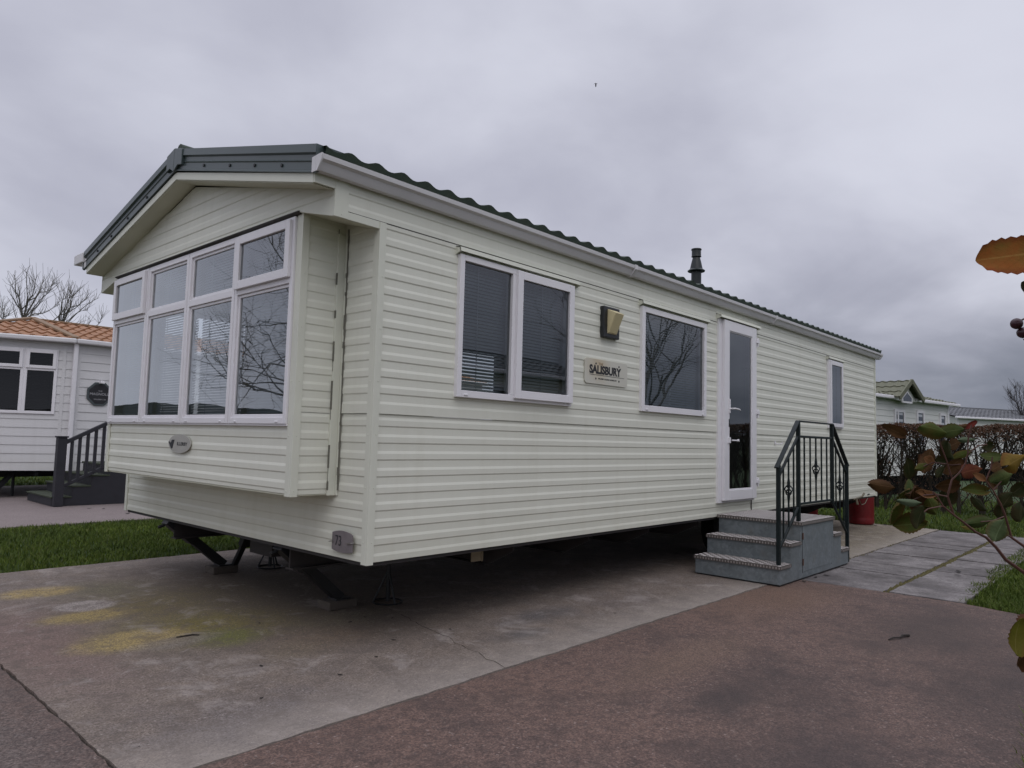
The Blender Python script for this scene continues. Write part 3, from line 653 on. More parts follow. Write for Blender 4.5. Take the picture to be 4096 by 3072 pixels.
for y in (.33, .655, .985, 1.367, 2.347, 2.723, 3.073, 3.385):
    mb = MB(); mb.tube([(-.466, y, zt(y) - .118), (-.474, y, zt(y) - .118)], .011, 8); mb.build('screw_cap', M['black'], fa)
# roof
k = math.atan(.245); ca, sa = math.cos(k), math.sin(k)
rf = lambda u, s, n: (u, -.075 + s * ca - n * sa, 2.762 + s * sa + n * ca)
rb = lambda u, s, n: (u, 3.735 - s * ca + n * sa, 2.772 + s * sa + n * ca)
mb = MB(); tile_roof(mb, rf, -.44, 9.83, 1.96, amp=.024); tile_roof(mb, rb, -.44, 9.83, 1.96, amp=.024)
roof = mb.build('roof', M['roof_green'], car, smooth=True)
mb = MB(); mb.tube([(-.45, 1.83, 3.262), (9.84, 1.83, 3.262)], .05, 10); mb.build('ridge', M['roof_green'], roof, smooth=True)
mb = MB(); mb.box(-.27, L_, .0, W_, 2.60, 2.62); mb.box(-.30, L_, .01, .03, 2.62, 2.76); mb.box(-.30, L_, 3.63, 3.65, 2.62, 2.76); mb.build('ceiling', M['dark_room'], car)
# gutters
gp = [(-.008, 2.737), (-.008, 2.664), (-.030, 2.655), (-.058, 2.660), (-.070, 2.680), (-.078, 2.704), (-.098, 2.716), (-.101, 2.741), (-.094, 2.745), (-.090, 2.722), (-.070, 2.71), (-.055, 2.675), (-.02, 2.67), (-.02, 2.737)]
mb = MB(); mb.prism(gp, lambda a, b, d: (d, a, b), -.470, 9.80)
mb.prism([(-.006, 2.739), (-.006, 2.655), (-.060, 2.655), (-.101, 2.712), (-.101, 2.745)], lambda a, b, d: (d, a, b), -.478, -.468)
mb.prism([(-.006, 2.739), (-.006, 2.655), (-.062, 2.655), (-.104, 2.71), (-.104, 2.745)], lambda a, b, d: (d, a, b), 9.80, 9.83)
for x in (2.6, 5.6): mb.prism([(-.004, 2.742), (-.004, 2.652), (-.060, 2.651), (-.106, 2.708), (-.106, 2.747)], lambda a, b, d: (d, a, b), x, x + .04)
mb.build('gutter', M['gutter'], car, smooth=True)
mb = MB(); mb.box(-.47, 9.8, 3.668, 3.76, 2.66, 2.745); mb.box(-.49, -.40, 3.70, 3.93, 2.712, 2.80); mb.build('gutter', M['gutter'], car, bevel=.006)
# side windows ------------------------------------------------------------
def drip(u0, u1, z):
    mb = MB()
    mb.prism([(-.004, z), (-.046, z - .012), (-.052, z - .040), (-.047, z - .041), (-.041, z - .017), (-.004, z - .008)], lambda a, b, d: (d, a, b), u0, u1)
    for u in (u0, u1 - .005): mb.prism([(-.004, z), (-.046, z - .012), (-.052, z - .040), (-.004, z - .058)], lambda a, b, d: (d, a, b), u, u + .006)
    return mb.build('drip_ledge', M['trim'], car)
def clips(mb, u0, u1, z):
    for u in (u0 + .08, u1 - .08): mb.box(u - .018, u + .018, z + .012, z + .024, .036, .042, S_)
# w1: fixed light and opening casement
a, b, c, d = w1; mid = 1.162
mb = MB()
frame_boxes(mb, S_, a, b, c, d, .040, -.03, .036, wb=.046); mb.box(mid - .022, mid + .026, c + .046, d - .04, -.03, .036, S_)
frame_boxes(mb, S_, mid + .010, b - .010, c + .022, d - .010, .058, .036, .058)
clips(mb, a, b, c)
wdo = mb.build('window', M['upvc'], car, bevel=.004)
pane(S_, [(a + .04, mid - .022, c + .046, d - .04)], .012, 'pane', M['glass'], wdo); pane(S_, [(mid + .068, b - .068, c + .080, d - .068)], .040, 'pane', M['glass'], wdo)
blind(S_, a + .03, b - .03, c + .03, d - .03, -.06, wdo, tilt=.0125)
drip(a - .02, b + .075, 2.490)
# w2: one large light
a, b, c, d = w2
mb = MB(); frame_boxes(mb, S_, a, b, c, d, .050, -.03, .036, wb=.055); clips(mb, a, b, c)
wdo = mb.build('window', M['upvc'], car, bevel=.004)
pane(S_, [(a + .05, b - .05, c + .055, d - .05)], .012, 'pane', M['glass'], wdo); blind(S_, a + .03, b - .03, c + .03, d - .03, -.06, wdo, tilt=.010)
drip(a - .02, b + .05, 2.496)
# w3: narrow obscure light
a, b, c, d = w3
mb = MB(); frame_boxes(mb, S_, a, b, c, d, .052, -.03, .036); frame_boxes(mb, S_, a + .03, b - .03, c + .02, d - .02, .05, .036, .054); clips(mb, a, b, c)
wdo = mb.build('window', M['upvc'], car, bevel=.004)
pane(S_, [(a + .08, b - .08, c + .07, d - .07)], .040, 'pane', M['glass'], wdo); blind(S_, a + .03, b - .03, c + .03, d - .03, -.05, wdo, tilt=.004)
drip(a - .02, b + .05, 2.488)
# door --------------------------------------------------------------------
a, b, c, d = dr
mb = MB(); mb.box(a, a + .095, c - .01, d, -.03, .028, S_); mb.box(b - .02, b + .01, c - .01, d, -.03, .028, S_); mb.box(a + .095, b - .02, c - .01, c + .03, -.03, .028, S_); mb.box(a + .095, b - .02, d - .02, d, -.03, .028, S_)
mb.build('door_frame', M['upvc'], car, bevel=.003)
mb = MB(); frame_boxes(mb, S_, 4.372, 5.150, .664, 2.532, .112, .028, .062, wb=.105, wt=.105); frame_boxes(mb, S_, 4.484, 5.038, .769, 2.427, .012, .030, .054)
door = mb.build('door', M['upvc'], car, bevel=.004)
pane(S_, [(4.494, 5.028, .779, 2.417)], .046, 'pane', M['glass'], door)
mb = MB(); mb.box(4.40, 5.10, .67, 2.5, -.055, -.05, S_); mb.build('door_dark_backing', M['dark_room'], car)  # dark sheet behind the glass in place of the dim interior
mb = MB(); mb.box(4.462, 4.490, 1.565, 1.71, .062, .070, S_); mb.tube([S_(4.477, 1.61, .07), S_(4.477, 1.61, .10), S_(4.52, 1.612, .108), S_(4.62, 1.606, .108), S_(4.655, 1.598, .10)], [.008, .008, .009, .008, .006], 8); mb.build('handle', M['upvc'], door, smooth=True)
mb = MB(); mb.box(4.442, 4.488, 1.252, 1.312, .062, .076, S_); mb.bar(S_(4.49, 1.282, .09), S_(4.62, 1.282, .095), .018, .014); mb.tube([S_(4.62, 1.282, .083), S_(4.62, 1.282, .102)], .014, 10); mb.build('latch', M['upvc'], door, bevel=.003)
mb = MB(); mb.box(4.462, 4.476, 1.42, 1.50, .062, .064, S_); mb.build('keyhole', M['ink'], door)
for z in (2.39, 1.60, .845):
    mb = MB(); mb.box(5.135, 5.200, z - .020, z + .022, .02, .075, S_); mb.tube([S_(5.178, z - .058, .06), S_(5.178, z + .04, .06)], .012, 8); mb.box(5.16, 5.215, z - .052, z - .034, .0, .05, S_); mb.build('hinge', M['upvc'], door, bevel=.002)
mb = MB(); mb.prism([(-.004, 2.592), (-.060, 2.575), (-.072, 2.545), (-.067, 2.543), (-.055, 2.569), (-.004, 2.58)], lambda a, b, d: (d, a, b), 4.285, 5.255)
for u in (4.285, 5.249): mb.prism([(-.004, 2.592), (-.065, 2.552), (-.065, 2.544), (-.004, 2.53)], lambda a, b, d: (d, a, b), u, u + .006)
mb.build('drip_ledge', M['trim'], car)
mb = MB(); mb.box(5.128, 5.133, -.0125, -.001, .508, .645); mb.build('joint_line', M['drip'], car)
# wall lamp, hook, tap -------------------------------------------------------
mb = MB(); mb.box(2.236, 2.462, 2.086, 2.344, .0, .045, S_); lamp = mb.build('wall_lamp', M['lamp_back'], car, bevel=.006)
mb = MB()
q = [S_(2.282, 2.322, .045), S_(2.418, 2.322, .045), S_(2.418, 2.118, .045), S_(2.282, 2.118, .045), S_(2.290, 2.285, .125), S_(2.410, 2.285, .125), S_(2.405, 2.128, .058), S_(2.295, 2.128, .058)]
mb.add(q, [(0,1,5,4),(1,2,6,5),(2,3,7,6),(3,0,4,7),(4,5,6,7),(0,3,2,1)]); mb.build('lamp_shade', M['lamp_shade'], lamp, bevel=.004)
mb = MB(); mb.box(5.775, 5.795, 1.25, 1.30, .004, .012, S_); mb.tube([S_(5.785, 1.265, .01), S_(5.80, 1.258, .045), S_(5.83, 1.262, .07), S_(5.835, 1.285, .075)], .006, 6); mb.build('door_hook', M['upvc'], car)
mb = MB(); mb.tube([S_(8.55, .495, .02), S_(8.66, .515, .06), S_(8.80, .53, .07), S_(8.86, .575, .08)], .014, 6); mb.tube([S_(8.62, .50, .04), S_(8.62, .42, .06)], .018, 8); mb.tube([S_(8.74, .50, .04), S_(8.9, .40, .03), S_(9.1, .41, .02), S_(9.3, .48, .0)], .006, 6); mb.build('gas_fitting', M['brass'], car, smooth=True)
mb = MB(); mb.box(9.27, 9.37, .532, .548, .010, .013, S_); mb.build('sticker', M['ink'], car)
# name plate, badge, number plate ------------------------------------------
def rr(u0, u1, z0, z1, r, n=5):
    o = []
    for cx, cz, a0 in ((u1 - r, z1 - r, 0), (u0 + r, z1 - r, 90), (u0 + r, z0 + r, 180), (u1 - r, z0 + r, 270)):
        o += [(cx + r * math.cos(R(a0 + 90 * i / n)), cz + r * math.sin(R(a0 + 90 * i / n))) for i in range(n + 1)]
    return o
mb = MB(); mb.prism(rr(2.026, 2.629, 1.697, 1.898, .028), lambda a, b, d: (a, -d, b), .010, .018); npl = mb.build('name_plate', M['plate'], car)
X, Z = (1, 0, 0), (0, 0, 1)
text_part('SALISBURY', 'lettering', M['ink'], npl, (2.305, -.0185, 1.783), X, Z, .066, .001, sx=1.0, bold=.042)
text_part('THE', 'lettering', M['ink_brown'], npl, (2.240, -.0185, 1.852), X, Z, .022, .001, sx=1.15, bold=.01)
text_part('WILLERBY HOLIDAY HOMES LTD', 'lettering', M['ink'], npl, (2.336, -.0185, 1.736), X, Z, .0125, .001, sx=1.02)
mb = MB(); mb.box(2.088, 2.580, -.0195, -.0185, 1.7685, 1.7715)
for u, z in ((2.172, 1.862), (2.500, 1.862), (2.172, 1.740), (2.502, 1.740)): mb.tube([(u, -.018, z), (u, -.021, z)], .0075, 10)
mb.build('plate_screws', M['ink'], npl)
mb = MB(); mb.prism([(1.860 + .185 * math.cos(2*math.pi*i/40), 1.139 + .068 * math.sin(2*math.pi*i/40)) for i in range(40)], lambda a, b, d: (-.295 - d, a, b), .009, .017); badge = mb.build('oval_badge', M['oval'], car)
Yn, fx = (0, -1, 0), -.295 - .0172
mb = MB(); pv = lambda a, b, d: (fx - d, a, b)
mb.prism([(2.045, 1.150), (2.018, 1.152), (2.005, 1.138), (1.985, 1.166), (1.942, 1.166), (1.972, 1.104), (1.992, 1.101), (2.018, 1.128)], pv, 0, .002); mb.build('badge_emblem', M['ink'], badge)
text_part('ILLERBY', 'lettering', M['ink'], badge, (fx, 1.812, 1.127), Yn, Z, .024, .001, sx=1.45, bold=.02)
mb = MB(); pp = []
for i in range(13): a = -1 + 2 * i / 12; pp.append((.209 - .104 * a, .552 - .012 * (1 - a * a)))
for i in range(13): a = 1 - 2 * i / 12; pp.append((.209 - .104 * a, .652 + .016 * (1 - a * a)))
mb.prism(pp, lambda a, b, d: (-d, a, b), .020, .027); num = mb.build('number_plate', M['slate_plaque'], car, bevel=.002)
text_part('73', 'lettering', M['ink'], num, (-.0275, .246, .579), Yn, Z, .062, .001, sx=.80, bold=-.004)
mb = MB(); mb.tube([(-.01, .345, .592), (-.032, .335, .594), (-.033, .296, .600)], .0035, 6); mb.build('tie_wire', M['wire'], num); mb = MB(); mb.tube([(-.033, .155, .600), (-.034, .11, .606), (-.02, .098, .608)], .0035, 6); mb.build('tie_wire', M['wire'], num)
# flue ----------------------------------------------------------------------
fx0, fy0 = 5.555, .9
mb = MB(); mb.tube([(fx0, fy0, 2.95), (fx0, fy0, 3.42)], .062, 20)
flu = mb.build('flue', M['flue'], car, smooth=True)
mb = MB(); mb.tube([(fx0, fy0, 3.395), (fx0, fy0, 3.405), (fx0, fy0, 3.43), (fx0, fy0, 3.50), (fx0, fy0, 3.572), (fx0, fy0, 3.585)], [.104, .109, .078, .064, .046, .043], 24); mb.tube([(fx0, fy0, 3.585), (fx0, fy0, 3.60), (fx0, fy0, 3.665), (fx0, fy0, 3.672), (fx0, fy0, 3.685)], [.062, .058, .057, .065, .063], 20); mb.build('cowl', M['flue'], flu, smooth=True)
# floor, chassis, legs --------------------------------------------------------
mb = MB(); mb.box(.02, L_ - .02, .02, W_ - .02, ZB + .002, ZB + .06); mb.build('floor', M['dark_room'], car)
mb = MB()
for y in (.92, 2.74):
    mb.box(.06, 9.6, y - .045, y + .045, .488, .500); mb.box(.06, 9.6, y - .006, y + .006, .345, .488); mb.box(.06, 9.6, y - .045, y + .045, .333, .345)
for x in (.5, 2.2, 4.0, 5.9, 7.6, 9.3): mb.box(x, x + .05, .97, 2.69, .38, .44)
mb.box(.02, 9.7, .012, .030, .480, .503); mb.box(.012, .032, .02, 3.64, .480, .503)
mb.box(.36, .62, 1.68, 2.02, .285, .47)
mb.prism([(3.53, .225), (2.735, .365), (2.735, .46), (3.53, .46)], lambda a, b, d: (d, a, b), .598, .606)
ch = mb.build('chassis', M['chassis'], car)
for i, x in enumerate((1.30, 2.20, 3.10, 4.02, 6.3, 7.6, 8.9)):
    mb = MB(); mb.prism([(.88, .345), (.30, .315), (.045, .44), (.045, .498), (.88, .498)], lambda a, b, d: (d, a, b), x, x + .006); mb.box(x - .03, x + .03, .29, .88, .318, .324)
    mb.build('outrigger', M['chassis'], ch)
    mb = MB(); mb.prism([(2.78, .345), (3.36, .315), (3.61, .44), (3.61, .498), (2.78, .498)], lambda a, b, d: (d, a, b), x - .5, x - .494); mb.build('outrigger', M['chassis'], ch)
mb = MB(); mb.box(1.14, 1.26, .30, .306, .35, .44); mb.box(1.24, 1.25, .295, .301, .345, .48); mb.build('bracket', M['bracket'], ch)
for (x0, x1, y) in ((.02, .525, 2.79), (.05, .535, 1.03), (9.2, 9.65, 1.03), (9.2, 9.65, 2.79)):
    mb = MB(); A = Vector((x0, y, .490)); B = Vector((x1, y, .070)) if x0 < 5 else Vector((x0, y, .03))
    if x0 > 5: A = Vector((x1, y, .49))
    mid_ = A.lerp(B, .45)
    mb.bar(A, mid_, .11, .085); mb.bar(mid_, B, .075, .070); mb.bar(B + Vector((-.06, 0, -.004)), B + Vector((.06, 0, -.004)), .12, .012)
    if x0 < 5: mb.bar(A + Vector((.24, .03, .0)), mid_ + Vector((.02, .03, .02)), .02, .03)
    mb.tube([A + Vector((-.02, 0, -.045)), A + Vector((-.07, 0, -.06))], .014, 8)
    mb.build('corner_steady', M['black'], car, bevel=.004)
mb = MB(); mb.bar((.60, 2.47, .40), (.60, 2.76, .02), .035, .045, (1,0,0)); mb.bar((.60, 2.44, .45), (.60, 2.58, .25), .06, .08, (1,0,0)); mb.build('hitch_prop', M['black'], car)
for y in (.45, 3.2):
    mb = MB(); mb.tube([(5.3, y - .09, .30), (5.3, y - .075, .30), (5.3, y + .075, .30), (5.3, y + .09, .30)], [.25, .30, .30, .25], 28); wh = mb.build('wheel', M['rubber'], ch, smooth=True)
    mb = MB(); mb.tube([(5.3, y - .10, .30), (5.3, y + .10, .30)], .15, 20); mb.build('rim', M['chassis'], wh)
import numpy as np
# ------------------------------------------------------------------ ground
def jag(poly, step, amp, seed):
    rnd = random.Random(seed); out = []
    for (a, b) in zip(poly, poly[1:] + poly[:1]):
        A = Vector((*a, 0)); B = Vector((*b, 0)); d = B - A; n = max(1, int(d.length / step)) if d.length < 30 else 1
        nn = Vector((-d.y, d.x, 0)).normalized() if d.length else Vector((0,0,0))
        for i in range(n):
            p = A + d * (i / n)
            if i: p += nn * rnd.uniform(-amp, amp)
            out.append((p.x, p.y))
    return out
def sheet(name, poly, z, mat, drop=.05, step=.06, amp=.004, seed=1, kind='structure'):
    pl = jag(poly, step, amp, seed); n = len(pl); mb = MB()
    mb.add([(x, y, z) for x, y in pl] + [(x, y, z - drop) for x, y in pl], [tuple(range(n))] + [(i, (i+1) % n, n+(i+1) % n, n+i) for i in range(n)])
    o = mb.build(name, mat); return tag(o, kind=kind)
mb = MB(); mb.add([(-900,-900,-.030),(900,-900,-.030),(900,900,-.030),(-900,900,-.030)], [(0,1,2,3)]); tag(mb.build('ground', M['turf']), kind='structure')
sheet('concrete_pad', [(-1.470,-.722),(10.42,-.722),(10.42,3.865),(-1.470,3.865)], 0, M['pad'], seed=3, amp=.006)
road_edge = [(1.0,-2.95),(1.6,-2.885),(2.6,-2.86),(3.6,-2.80),(4.12,-2.66),(4.27,-2.5),(4.36,-2.13)]
sheet('road', [(-16,-9),(-3.4,-4.1),(-1.9,-3.35),(-.6,-3.06)] + road_edge + [(4.33,-.735),(-1.482,-.735),(-1.482,3.87),(-16,3.87)], -.002, M['road'], seed=5, amp=.006)
mb = MB(); mb.add([(-1.6,-.78,-.012),(10.6,-.78,-.012),(10.6,-.66,-.012),(-1.6,-.66,-.012)], [(0,1,2,3)]); mb.add([(-1.53,-.66,-.013),(-1.42,-.66,-.013),(-1.42,4,-.013),(-1.53,4,-.013)], [(0,1,2,3)]); tag(mb.build('soil', M['soil']), kind='structure')
mb = MB(); rc = random.Random(4); cp = [Vector((.78,.80,0)).lerp(Vector((.42,-.72,0)), i/26) + Vector((rc.gauss(0,.010), 0, 0)) for i in range(27)]
for a, b in zip(cp, cp[1:]):
    w = rc.uniform(.0012, .0040); mb.add([(a.x - w, a.y, .0012), (a.x + w, a.y, .0012), (b.x + w*.8, b.y, .0012), (b.x - w*.8, b.y, .0012)], [(0,1,2,3)])
tag(mb.build('crack', M['soil']), kind='structure')
# paving slabs of the side path
mb = MB(); rnd = random.Random(8)
def slabrow(y0, y1, xs):
    for a, b in zip(xs, xs[1:]):
        z = rnd.uniform(-.006, .003); g_ = rnd.choice([.004, .007, .012]); pl = jag([(a+g_, y0), (b-.006, y0), (b-.006, y1), (a+g_, y1)], .05, .005, rnd.random()); n = len(pl)
        tl = (rnd.uniform(-.004,.004), rnd.uniform(-.004,.004))
        mb.add([(x, y, z + tl[0]*(x-a) + tl[1]*(y-y0)) for x, y in pl] + [(x, y, -.028) for x, y in pl], [tuple(range(n))] + [(i, (i+1) % n, n+(i+1) % n, n+i) for i in range(n)])
xs = [4.345]; 
while xs[-1] < 10.3: xs.append(xs[-1] + rnd.choice([.45, .60, .61]))
slabrow(-1.535, -.745, xs)
xs = [4.37]
while xs[-1] < 10.3: xs.append(xs[-1] + rnd.choice([.45, .60, .6]))
slabrow(-2.14, -1.585, xs)
tag(mb.build('path', M['slab']), kind='structure')
sheet('neighbour_pad', [(-16,7.12),(13,7.12),(13,14.4),(-16,14.4)], -.004, M['nconc'], seed=9, amp=.012, step=.12)
mb = MB(); 
for i in range(260):
    x = 4.36 + 5.6 * i / 260 + rnd.uniform(-.02,.02); y = -1.56 + rnd.gauss(0, .012); r = rnd.uniform(.010, .034)
    mb.add([(x + r*math.cos(a)*1.3, y + r*math.sin(a)*.8, -.012) for a in [k*math.pi/3 for k in range(6)]] + [(x, y, .004 + r*.25)], [(k, (k+1) % 6, 6) for k in range(6)])
for i in range(140):
    x = rnd.uniform(4.4, 9.6); y = rnd.choice([-.742, -2.1]) + rnd.gauss(0, .014); r = rnd.uniform(.010, .026)
    mb.add([(x + r*math.cos(a)*1.3, y + r*math.sin(a)*.8, -.012) for a in [k*math.pi/3 for k in range(6)]] + [(x, y, .002 + r*.2)], [(k, (k+1) % 6, 6) for k in range(6)])
tag(mb.build('moss', M['moss']), 'brown green moss growing in the joints of the slab path', 'moss', kind='stuff')

def grass(name, label, fn, n, h0, h1, w, seed, zb=-.03):
    rg = np.random.default_rng(seed); P = []
    while len(P) < n:
        p = fn(rg)
        if p is not None: P.append(p)
    P = np.array(P); n = len(P); a = rg.uniform(0, 2*np.pi, n); h = rg.uniform(h0, h1, n); ln = h * rg.uniform(.1, .9, n); la = rg.uniform(0, 2*np.pi, n)
    V = np.zeros((n, 5, 3)); c, s = np.cos(a) * w / 2, np.sin(a) * w / 2
    V[:,0,0] = P[:,0]-c; V[:,0,1] = P[:,1]-s; V[:,1,0] = P[:,0]+c; V[:,1,1] = P[:,1]+s
    mx = P[:,0]+np.cos(la)*ln*.3; my = P[:,1]+np.sin(la)*ln*.3
    V[:,2,0] = mx+c*.8; V[:,2,1] = my+s*.8; V[:,3,0] = mx-c*.8; V[:,3,1] = my-s*.8; V[:,2,2] = V[:,3,2] = h*.6
    V[:,4,0] = P[:,0]+np.cos(la)*ln; V[:,4,1] = P[:,1]+np.sin(la)*ln; V[:,4,2] = h
    V[:,:,2] += zb
    me = bpy.data.meshes.new(name); me.vertices.add(n*5); me.vertices.foreach_set('co', V.reshape(-1))
    b = (np.arange(n) * 5)[:, None]; loops = np.concatenate([b + np.array([[0,1,2,3]]), b + np.array([[3,2,4]])], axis=1).reshape(-1)
    me.loops.add(n*7); me.loops.foreach_set('vertex_index', loops.astype(np.int32))
    me.polygons.add(n*2); st = np.stack([np.arange(n)*7, np.arange(n)*7+4], 1).reshape(-1); me.polygons.foreach_set('loop_start', st.astype(np.int32))
    me.update(calc_edges=True); me.validate(); me.materials.append(M['blade'])
    o = bpy.data.objects.new(name, me); COL.objects.link(o); return tag(o, label, 'grass', kind='stuff')
def g_strip(rg):
    x = rg.uniform(-1.6, 3.4); y = rg.uniform(3.84, 7.16)
    return (x, y) if (3.875 + .02*math.sin(x*9) < y < 7.11 + .03*math.sin(x*7) or rg.random() < .06) else None
grass('grass', 'green lawn strip between the concrete pad and the neighbouring plot', g_strip, 42000, .03, .065, .007, 1)
def g_right(rg):
    x = 4.2 + 6.4 * rg.random() ** 1.7; y = rg.uniform(-3.6, -1.98)
    e = -2.12 + .05 * math.sin(x * 5.1) + .03 * math.sin(x * 13) + max(0, x - 4.6) * .055
    if x < 4.42: e = min(e, -2.12 - (4.42 - x) * 2.4)
    return (x, y) if y < e + rg.normal(0, .012) else None
grass('grass', 'green lawn to the right of the slab path in front of the hedge', g_right, 34000, .03, .07, .0065, 2)
def g_near(rg):
    x = rg.uniform(.3, 4.1); y = rg.uniform(-3.4, -2.72)
    e = np.interp(x, [.3,1.0,1.6,2.6,3.6,4.1], [-3.0,-2.955,-2.89,-2.865,-2.81,-2.68])
    return (x, y) if y < e + rg.normal(0, .01) else None
grass('grass', 'ragged grass verge along the near right edge of the red road', g_near, 16000, .03, .08, .0055, 3)
def g_back(rg):
    x = 10.35 + 9 * rg.random() ** 1.5; y = rg.uniform(-3.2, 1.8); return (x, y)
grass('grass', 'rough grass under and around the clipped hedge', g_back, 26000, .03, .10, .010, 4)
def g_far(rg): return (rg.uniform(-1.2, 5), rg.uniform(14.35, 19))
grass('grass', 'grass seen beneath the neighbouring white caravan', g_far, 9000, .04, .09, .014, 5)

# ------------------------------------------------------------------ entrance steps
ZT = (.178, .356, .532)
st = thing('entrance_steps', 'galvanised steel entrance steps with chequer plate treads and black handrail', 'steps', (4.72, -.43, 0))
prof = [(3.825,.012),(3.825,ZT[0]-.03),(4.065,ZT[0]-.03),(4.065,ZT[1]-.03),(4.312,ZT[1]-.03),(4.312,ZT[2]-.03),(5.20,ZT[2]-.03),(5.20,ZT[1]-.03),(5.430,ZT[1]-.03),(5.430,ZT[0]-.03),(5.655,ZT[0]-.03),(5.655,.012)]
mb = MB(); mb.prism(prof, lambda a, b, d: (a, d, b), -.850, -.03); mb.build('body', M['galv'], st, bevel=.004)
mb = MB(); mb.box(4.352, 5.135, -.8530, -.8495, .070, .490); mb.build('access_panel', M['galv'], st, bevel=.0015)
mb = MB(); mb.box(3.835, 5.645, -.843, -.04, 0, .012); mb.box(4.346, 4.352, -.8515, -.849, .06, .50); mb.box(5.135, 5.139, -.8515, -.849, .06, .49); mb.build('base_rail', M['black'], st)
for z in (.16, .40):
    mb = MB(); mb.tube([(4.350, -.857, z - .03), (4.350, -.857, z + .03)], .006, 8); mb.build('hinge', M['rust'], st)
def tread(x0, x1, z, y0=-.862, y1=-.022):
    mb = MB(); mb.box(x0, x1, y0, y1, z - .004, z)
    mb.box(x0, x0 + .003, y0, y1, z - .032, z - .004); mb.box(x1 - .003, x1, y0, y1, z - .032, z - .004); mb.box(x0 + .003, x1 - .003, y0, y0 + .003, z - .032, z - .004)
    t_ = mb.build('tread', M['cheq'], st)
    mb = MB(); p = .040; nx = int((x1 - x0) / p); ny = int((y1 - y0) / p)
    for i in range(nx):
        for j in range(ny):
            cx = x0 + (i + .5) * (x1 - x0) / nx; cy = y0 + (j + .5) * (y1 - y0) / ny; a = R(45) if (i + j) % 2 else R(-45)
            for o in (-.008, .008):
                dx_, dy_ = math.cos(a) * .015, math.sin(a) * .015; ox, oy = -math.sin(a) * o, math.cos(a) * o; wx, wy = -math.sin(a) * .003, math.cos(a) * .003
                mb.add([(cx+ox-dx_-wx, cy+oy-dy_-wy, z+.0001), (cx+ox+dx_-wx, cy+oy+dy_-wy, z+.0001), (cx+ox+dx_+wx, cy+oy+dy_+wy, z+.0001), (cx+ox-dx_+wx, cy+oy-dy_+wy, z+.0001), (cx+ox-dx_*.8, cy+oy-dy_*.8, z+.0028), (cx+ox+dx_*.8, cy+oy+dy_*.8, z+.0028)], [(0,1,5,4),(2,3,4,5),(0,4,3),(1,2,5)])
    for j in range(int((y1 - y0) / .028)):
        y = y0 + .014 + j * .028
        mb.box(x0 - .0015, x0, y - .006, y + .006, z - .026, z - .008); mb.box(x1, x1 + .0015, y - .006, y + .006, z - .026, z - .008)
    for j in range(int((x1 - x0) / .028)):
        x = x0 + .014 + j * .028; mb.box(x - .006, x + .006, y0 - .0015, y0, z - .026, z - .008)
    mb.build('chequer_pattern', M['cheqbar'], t_)
tread(3.812, 4.058, ZT[0]); tread(4.052, 4.306, ZT[1]); tread(4.298, 5.214, ZT[2], -.864, -.018); tread(5.206, 5.440, ZT[1]); tread(5.434, 5.668, ZT[0])
yr = -.815
mb = MB()
tp = [(3.835, yr, 1.040), (4.345, yr, 1.478), (5.280, yr, 1.478), (5.765, yr, 1.040)]
for p, q in zip(tp, tp[1:]): mb.bar(p, q, .042, .014)
for p, q in (((3.875, yr, .955), (4.350, yr, 1.335)), ((4.350, yr, 1.332), (5.278, yr, 1.332)), ((5.278, yr, 1.335), (5.735, yr, .955)), ((4.350, yr, .694), (5.278, yr, .694)), ((3.885, yr, .315), (4.350, yr, .668)), ((5.278, yr, .668), (5.735, yr, .315))): mb.bar(p, q, .022, .022)
hr = mb.build('handrail', M['iron'], st, bevel=.003)
for x, z0, z1 in ((3.880, ZT[0], 1.065), (4.352, ZT[2], 1.472), (5.278, .66, 1.472), (5.738, .012, 1.065)):
    mb = MB(); mb.box(x - .017, x + .017, yr - .017, yr + .017, z0, z1); mb.build('post', M['iron'], hr, bevel=.003)
lo = lambda x: .315 + (x - 3.885) * .759; hi = lambda x: .955 + (x - 3.875) * .80
bal = [(4.507, .694, 1.332), (4.660, .694, 1.332), (4.815, .694, 1.332), (4.970, .694, 1.332), (5.123, .694, 1.332)]
for x in (3.992, 4.115, 4.236): bal += [(x, lo(x), hi(x)), (4.352 + 5.278 - x, lo(x), hi(x))]
for x, z0, z1 in bal:
    mb = MB(); mb.box(x - .0065, x + .0065, yr - .0065, yr + .0065, z0, z1); mb.build('baluster', M['iron'], hr)
for x, z in ((4.815, 1.015), (4.115, .835), (4.352 + 5.278 - 4.115, .835)):
    mb = MB()
    for q in range(4):
        mb.tube([(x + (.004 + .031 * math.sin(math.pi * s)) * math.cos(q*math.pi/2 + s*3.2), yr + (.004 + .031 * math.sin(math.pi * s)) * math.sin(q*math.pi/2 + s*3.2), z - .055 + .11 * s) for s in [i/10 for i in range(11)]], .0058, 6)
    for s in (-1, 1): mb.tube([(x, yr, z + s*.050), (x, yr, z + s*.062), (x, yr, z + s*.085), (x, yr, z + s*.12)], [.013, .014, .011, .008], 8)
    mb.build('basket', M['iron'], hr, smooth=True)

